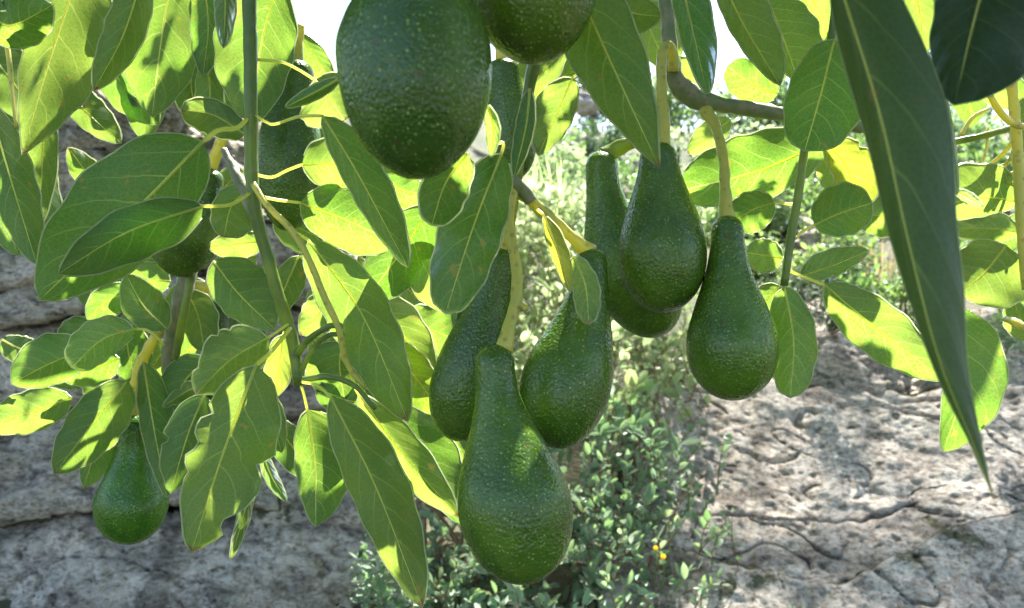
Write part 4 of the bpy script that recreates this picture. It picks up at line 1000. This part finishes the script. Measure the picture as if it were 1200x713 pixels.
bm += [('green scrub filling the slope behind the twin fruit', 690, 260, 4.6, 0.4, 1700, 0.05, 'pale'), ('dense green bush on the slope between shoot and slab', 960, 260, 5.6, 0.42, 1700, 0.05, 'far'), ('green undergrowth bush behind the long glossy fruit', 870, 320, 4.3, 0.3, 1300, 0.042, 'far'), ('pale green bush behind the upper eaten leaf', 840, 200, 6.2, 0.45, 1500, 0.055, 'pale'), ('low green bush at the foot of the dry grass', 1050, 340, 4.4, 0.22, 900, 0.036, 'far'), ('green bush behind the lower right leaves', 1150, 320, 4.6, 0.4, 1500, 0.045, 'far'), ('dull bush high on the slope behind the branch', 880, 150, 8.5, 0.6, 1700, 0.07, 'fir'), ('green bush high on the slope at the middle gap', 640, 190, 7.0, 0.3, 900, 0.055, 'far'), ('bush high on the slope right of the branch end', 1000, 160, 9.0, 0.8, 1900, 0.075, 'far')]
for i, (lab, x, y, d, rad, n, sz, mt) in enumerate(bm): bush_mass(lab, P(x, y, d), rad, n, sz, mt, 60 + i)
def tree(label, x, d, h, rad, mat, seed, n=2600, lf=.09):
    r = random.Random(seed); b = ground(x, d); b.z -= .1
    root = empty('tree', b, label=label, cat='tree', group='trees on the far slope')
    V, Fc = [], []; top = b + Vector((r.uniform(-.2, .2), 0, h))
    tube([(b, h * .03), (b.lerp(top, .4) + Vector((.06, 0, 0)), h * .022), (top, h * .006)], 8, V, Fc)
    cl = []
    for k in range(14):
        t = r.uniform(.3, 1); a = r.uniform(0, 6.28); q = b.lerp(top, t) + Vector((math.cos(a), math.sin(a), r.uniform(.1, .5))) * rad * r.uniform(.35, 1) * (1.15 - t * .6)
        s = b.lerp(top, t * .85); tube([(s, h * .009), (s.lerp(q, .5) + Vector((0, 0, .05)), h * .006), (q, h * .002)], 5, V, Fc); cl.append((q, rad * r.uniform(.22, .45)))
    make('trunk', V, Fc, M['trunk'], root, b)
    lv, lfc, _ = leaf_mesh('leaf', mat, W=.5); V, Fc = [], []
    for i in range(n):
        q, s = r.choice(cl); u = rand_unit(r)
        m = leaf_matrix(q + u * s * r.uniform(.3, 1), (rand_unit(r) + Vector((0, 0, -.3))).normalized(), (Vector((0, 0, 1)) + rand_unit(r)).normalized(), lf * r.uniform(.6, 1.3))
        b0 = len(V); V += [m @ a for a in lv]; Fc += [tuple(b0 + k for k in f) for f in lfc]
    o = make('crown', V, Fc, M[mat], root, b); o['kind'] = 'stuff'
tree('dark sparse tree behind the narrow half lit leaf', 690, 10.0, 1.7, .9, 'fir', 81)
tree('thin grey tree on the slope left of the twin fruit', 640, 11.5, 1.3, .8, 'fir', 82)
tree('small tree on the slope behind the crooked stalk', 790, 11, 1.2, .9, 'far', 83)
tree('bushy tree behind the heart shaped leaf', 930, 12.5, .9, 1.1, 'far', 84)
tree('tall dark conifer-like tree behind the stalk tangle', 1150, 11.5, 1.9, 1.2, 'fir', 85)
tree('tree at the slope top between the right branch leaves', 1040, 13.0, 1.6, 1.2, 'fir', 86)
# pale stones on the slope
def slope_rock(label, x, y, d, s, seed):
    r = random.Random(seed); bmh = bmesh.new(); bmesh.ops.create_icosphere(bmh, subdivisions=4, radius=1)
    c = P(x, y, d); V = []
    sc = Vector((1.2, .9, .7)) * s
    for v in bmh.verts:
        p = Vector((v.co.x * sc.x, v.co.y * sc.y, v.co.z * sc.z)); q = v.co * 1.3 + Vector((seed, 0, 0))
        V.append(c + p * (1 + .35 * noise.fractal(q, 1, 2, 3)))
    Fc = [tuple(v.index for v in f.verts) for f in bmh.faces]; bmh.free()
    o = make('boulder', V, Fc, M['rock'], None, c); o.location = c
    tag(o, label, 'rock', 'pale stones on the slope')
for i, (lab, x, y, d, s) in enumerate([('pale sunlit stone behind the half lit leaf', 686, 122, 8.6, .16), ('pale stone below the narrow folded leaf', 612, 168, 7.5, .2), ('small white stone left of the bent neck fruit', 672, 165, 7.2, .12), ('pale flat stone on the slope above the grass', 660, 182, 6.4, .14), ('tan stone on the slope by the thin shoot', 955, 285, 4.9, .12), ('pinkish stone beside the brown path patch', 935, 268, 5.2, .10)]):
    slope_rock(lab, x, y, d, s, i * 3.7)
# small flowers
def flower(label, x, y, d, mat, s, seed):
    c = P(x, y, d); r = random.Random(seed); root = empty('flower', c, label=label, cat='flower')
    V, Fc = [], []
    for k in range(6):
        a = k * math.pi / 3; o = Vector((math.cos(a), -.4, math.sin(a))); t = Vector((-math.sin(a), 0, math.cos(a))); b0 = len(V)
        V += [c, c + o * s * .6 + t * s * .35, c + o * s, c + o * s * .6 - t * s * .35]; Fc.append((b0, b0 + 1, b0 + 2, b0 + 3))
    make('petal', V, Fc, M[mat], root, c)
    SV, SF = tube([(c, .0012), (c + Vector((.005, .01, -.05)), .0014), (c + Vector((.0, .03, -.11)), .0016)], 5)
    make('stem', SV, SF, M['stem'], root, c)
flower('small yellow flower, upper of two in the light green shrub', 768, 642, 2.02, 'yellow_petal', .007, 1)
flower('small yellow flower, lower of two in the light green shrub', 777, 652, 2.0, 'yellow_petal', .008, 2)
flower('tiny purple flower beneath the twin fruit', 749, 390, 2.6, 'purple_petal', .010, 3)
flower('tiny yellow-green bud hanging below the round right leaf', 1144, 405, .95, 'yellow_petal', .006, 4)

# unseen tree added beyond the slab, its crown placed to soften the sun there
def added_shade_tree():
    r = random.Random(91); b = Vector((9.5, 9.0, hill_z(9.5, 9.0) - .1))
    root = empty('tree', b, label='unseen tall tree added off to the right, its high crown placed to shade the slab', cat='tree', group='trees on the far slope')
    V, Fc = [], []
    tube([(b, .2), (b + Vector((-.4, .1, 3)), .16), (b + Vector((-1.6, .0, 6)), .12), (b + Vector((-4, -.5, 8.2)), .06), (b + Vector((-6.3, -1, 9)), .03)], 10, V, Fc)
    for k in range(9):
        q = b + Vector((-2 - k * .55, -.2 - k * .1, 6.6 + k * .28)); tube([(q, .04), (q + Vector((r.uniform(-.6, .3), r.uniform(-.9, .9), r.uniform(.1, .7))), .012)], 6, V, Fc)
    make('trunk', V, Fc, M['trunk'], root, b)
    lv, lf, _ = leaf_mesh('leaf', 'far', W=.5); V, Fc = [], []
    for i in range(9500):
        x, y = r.uniform(710, 1560), r.uniform(440, 880)
        v = max(0, min(1, (y - 440) / 270)); q = P(x, y, 2.95 - .9 * v) + SUN * r.uniform(8.6, 10.8)
        m = leaf_matrix(q, rand_unit(r), (Vector((0, -.1, 1)) + rand_unit(r) * .6).normalized(), .032 * r.uniform(.7, 1.3))
        b0 = len(V); V += [m @ a for a in lv]; Fc += [tuple(b0 + k for k in f) for f in lf]
    o = make('crown', V, Fc, M['far'], root, b); o['kind'] = 'stuff'
added_shade_tree()
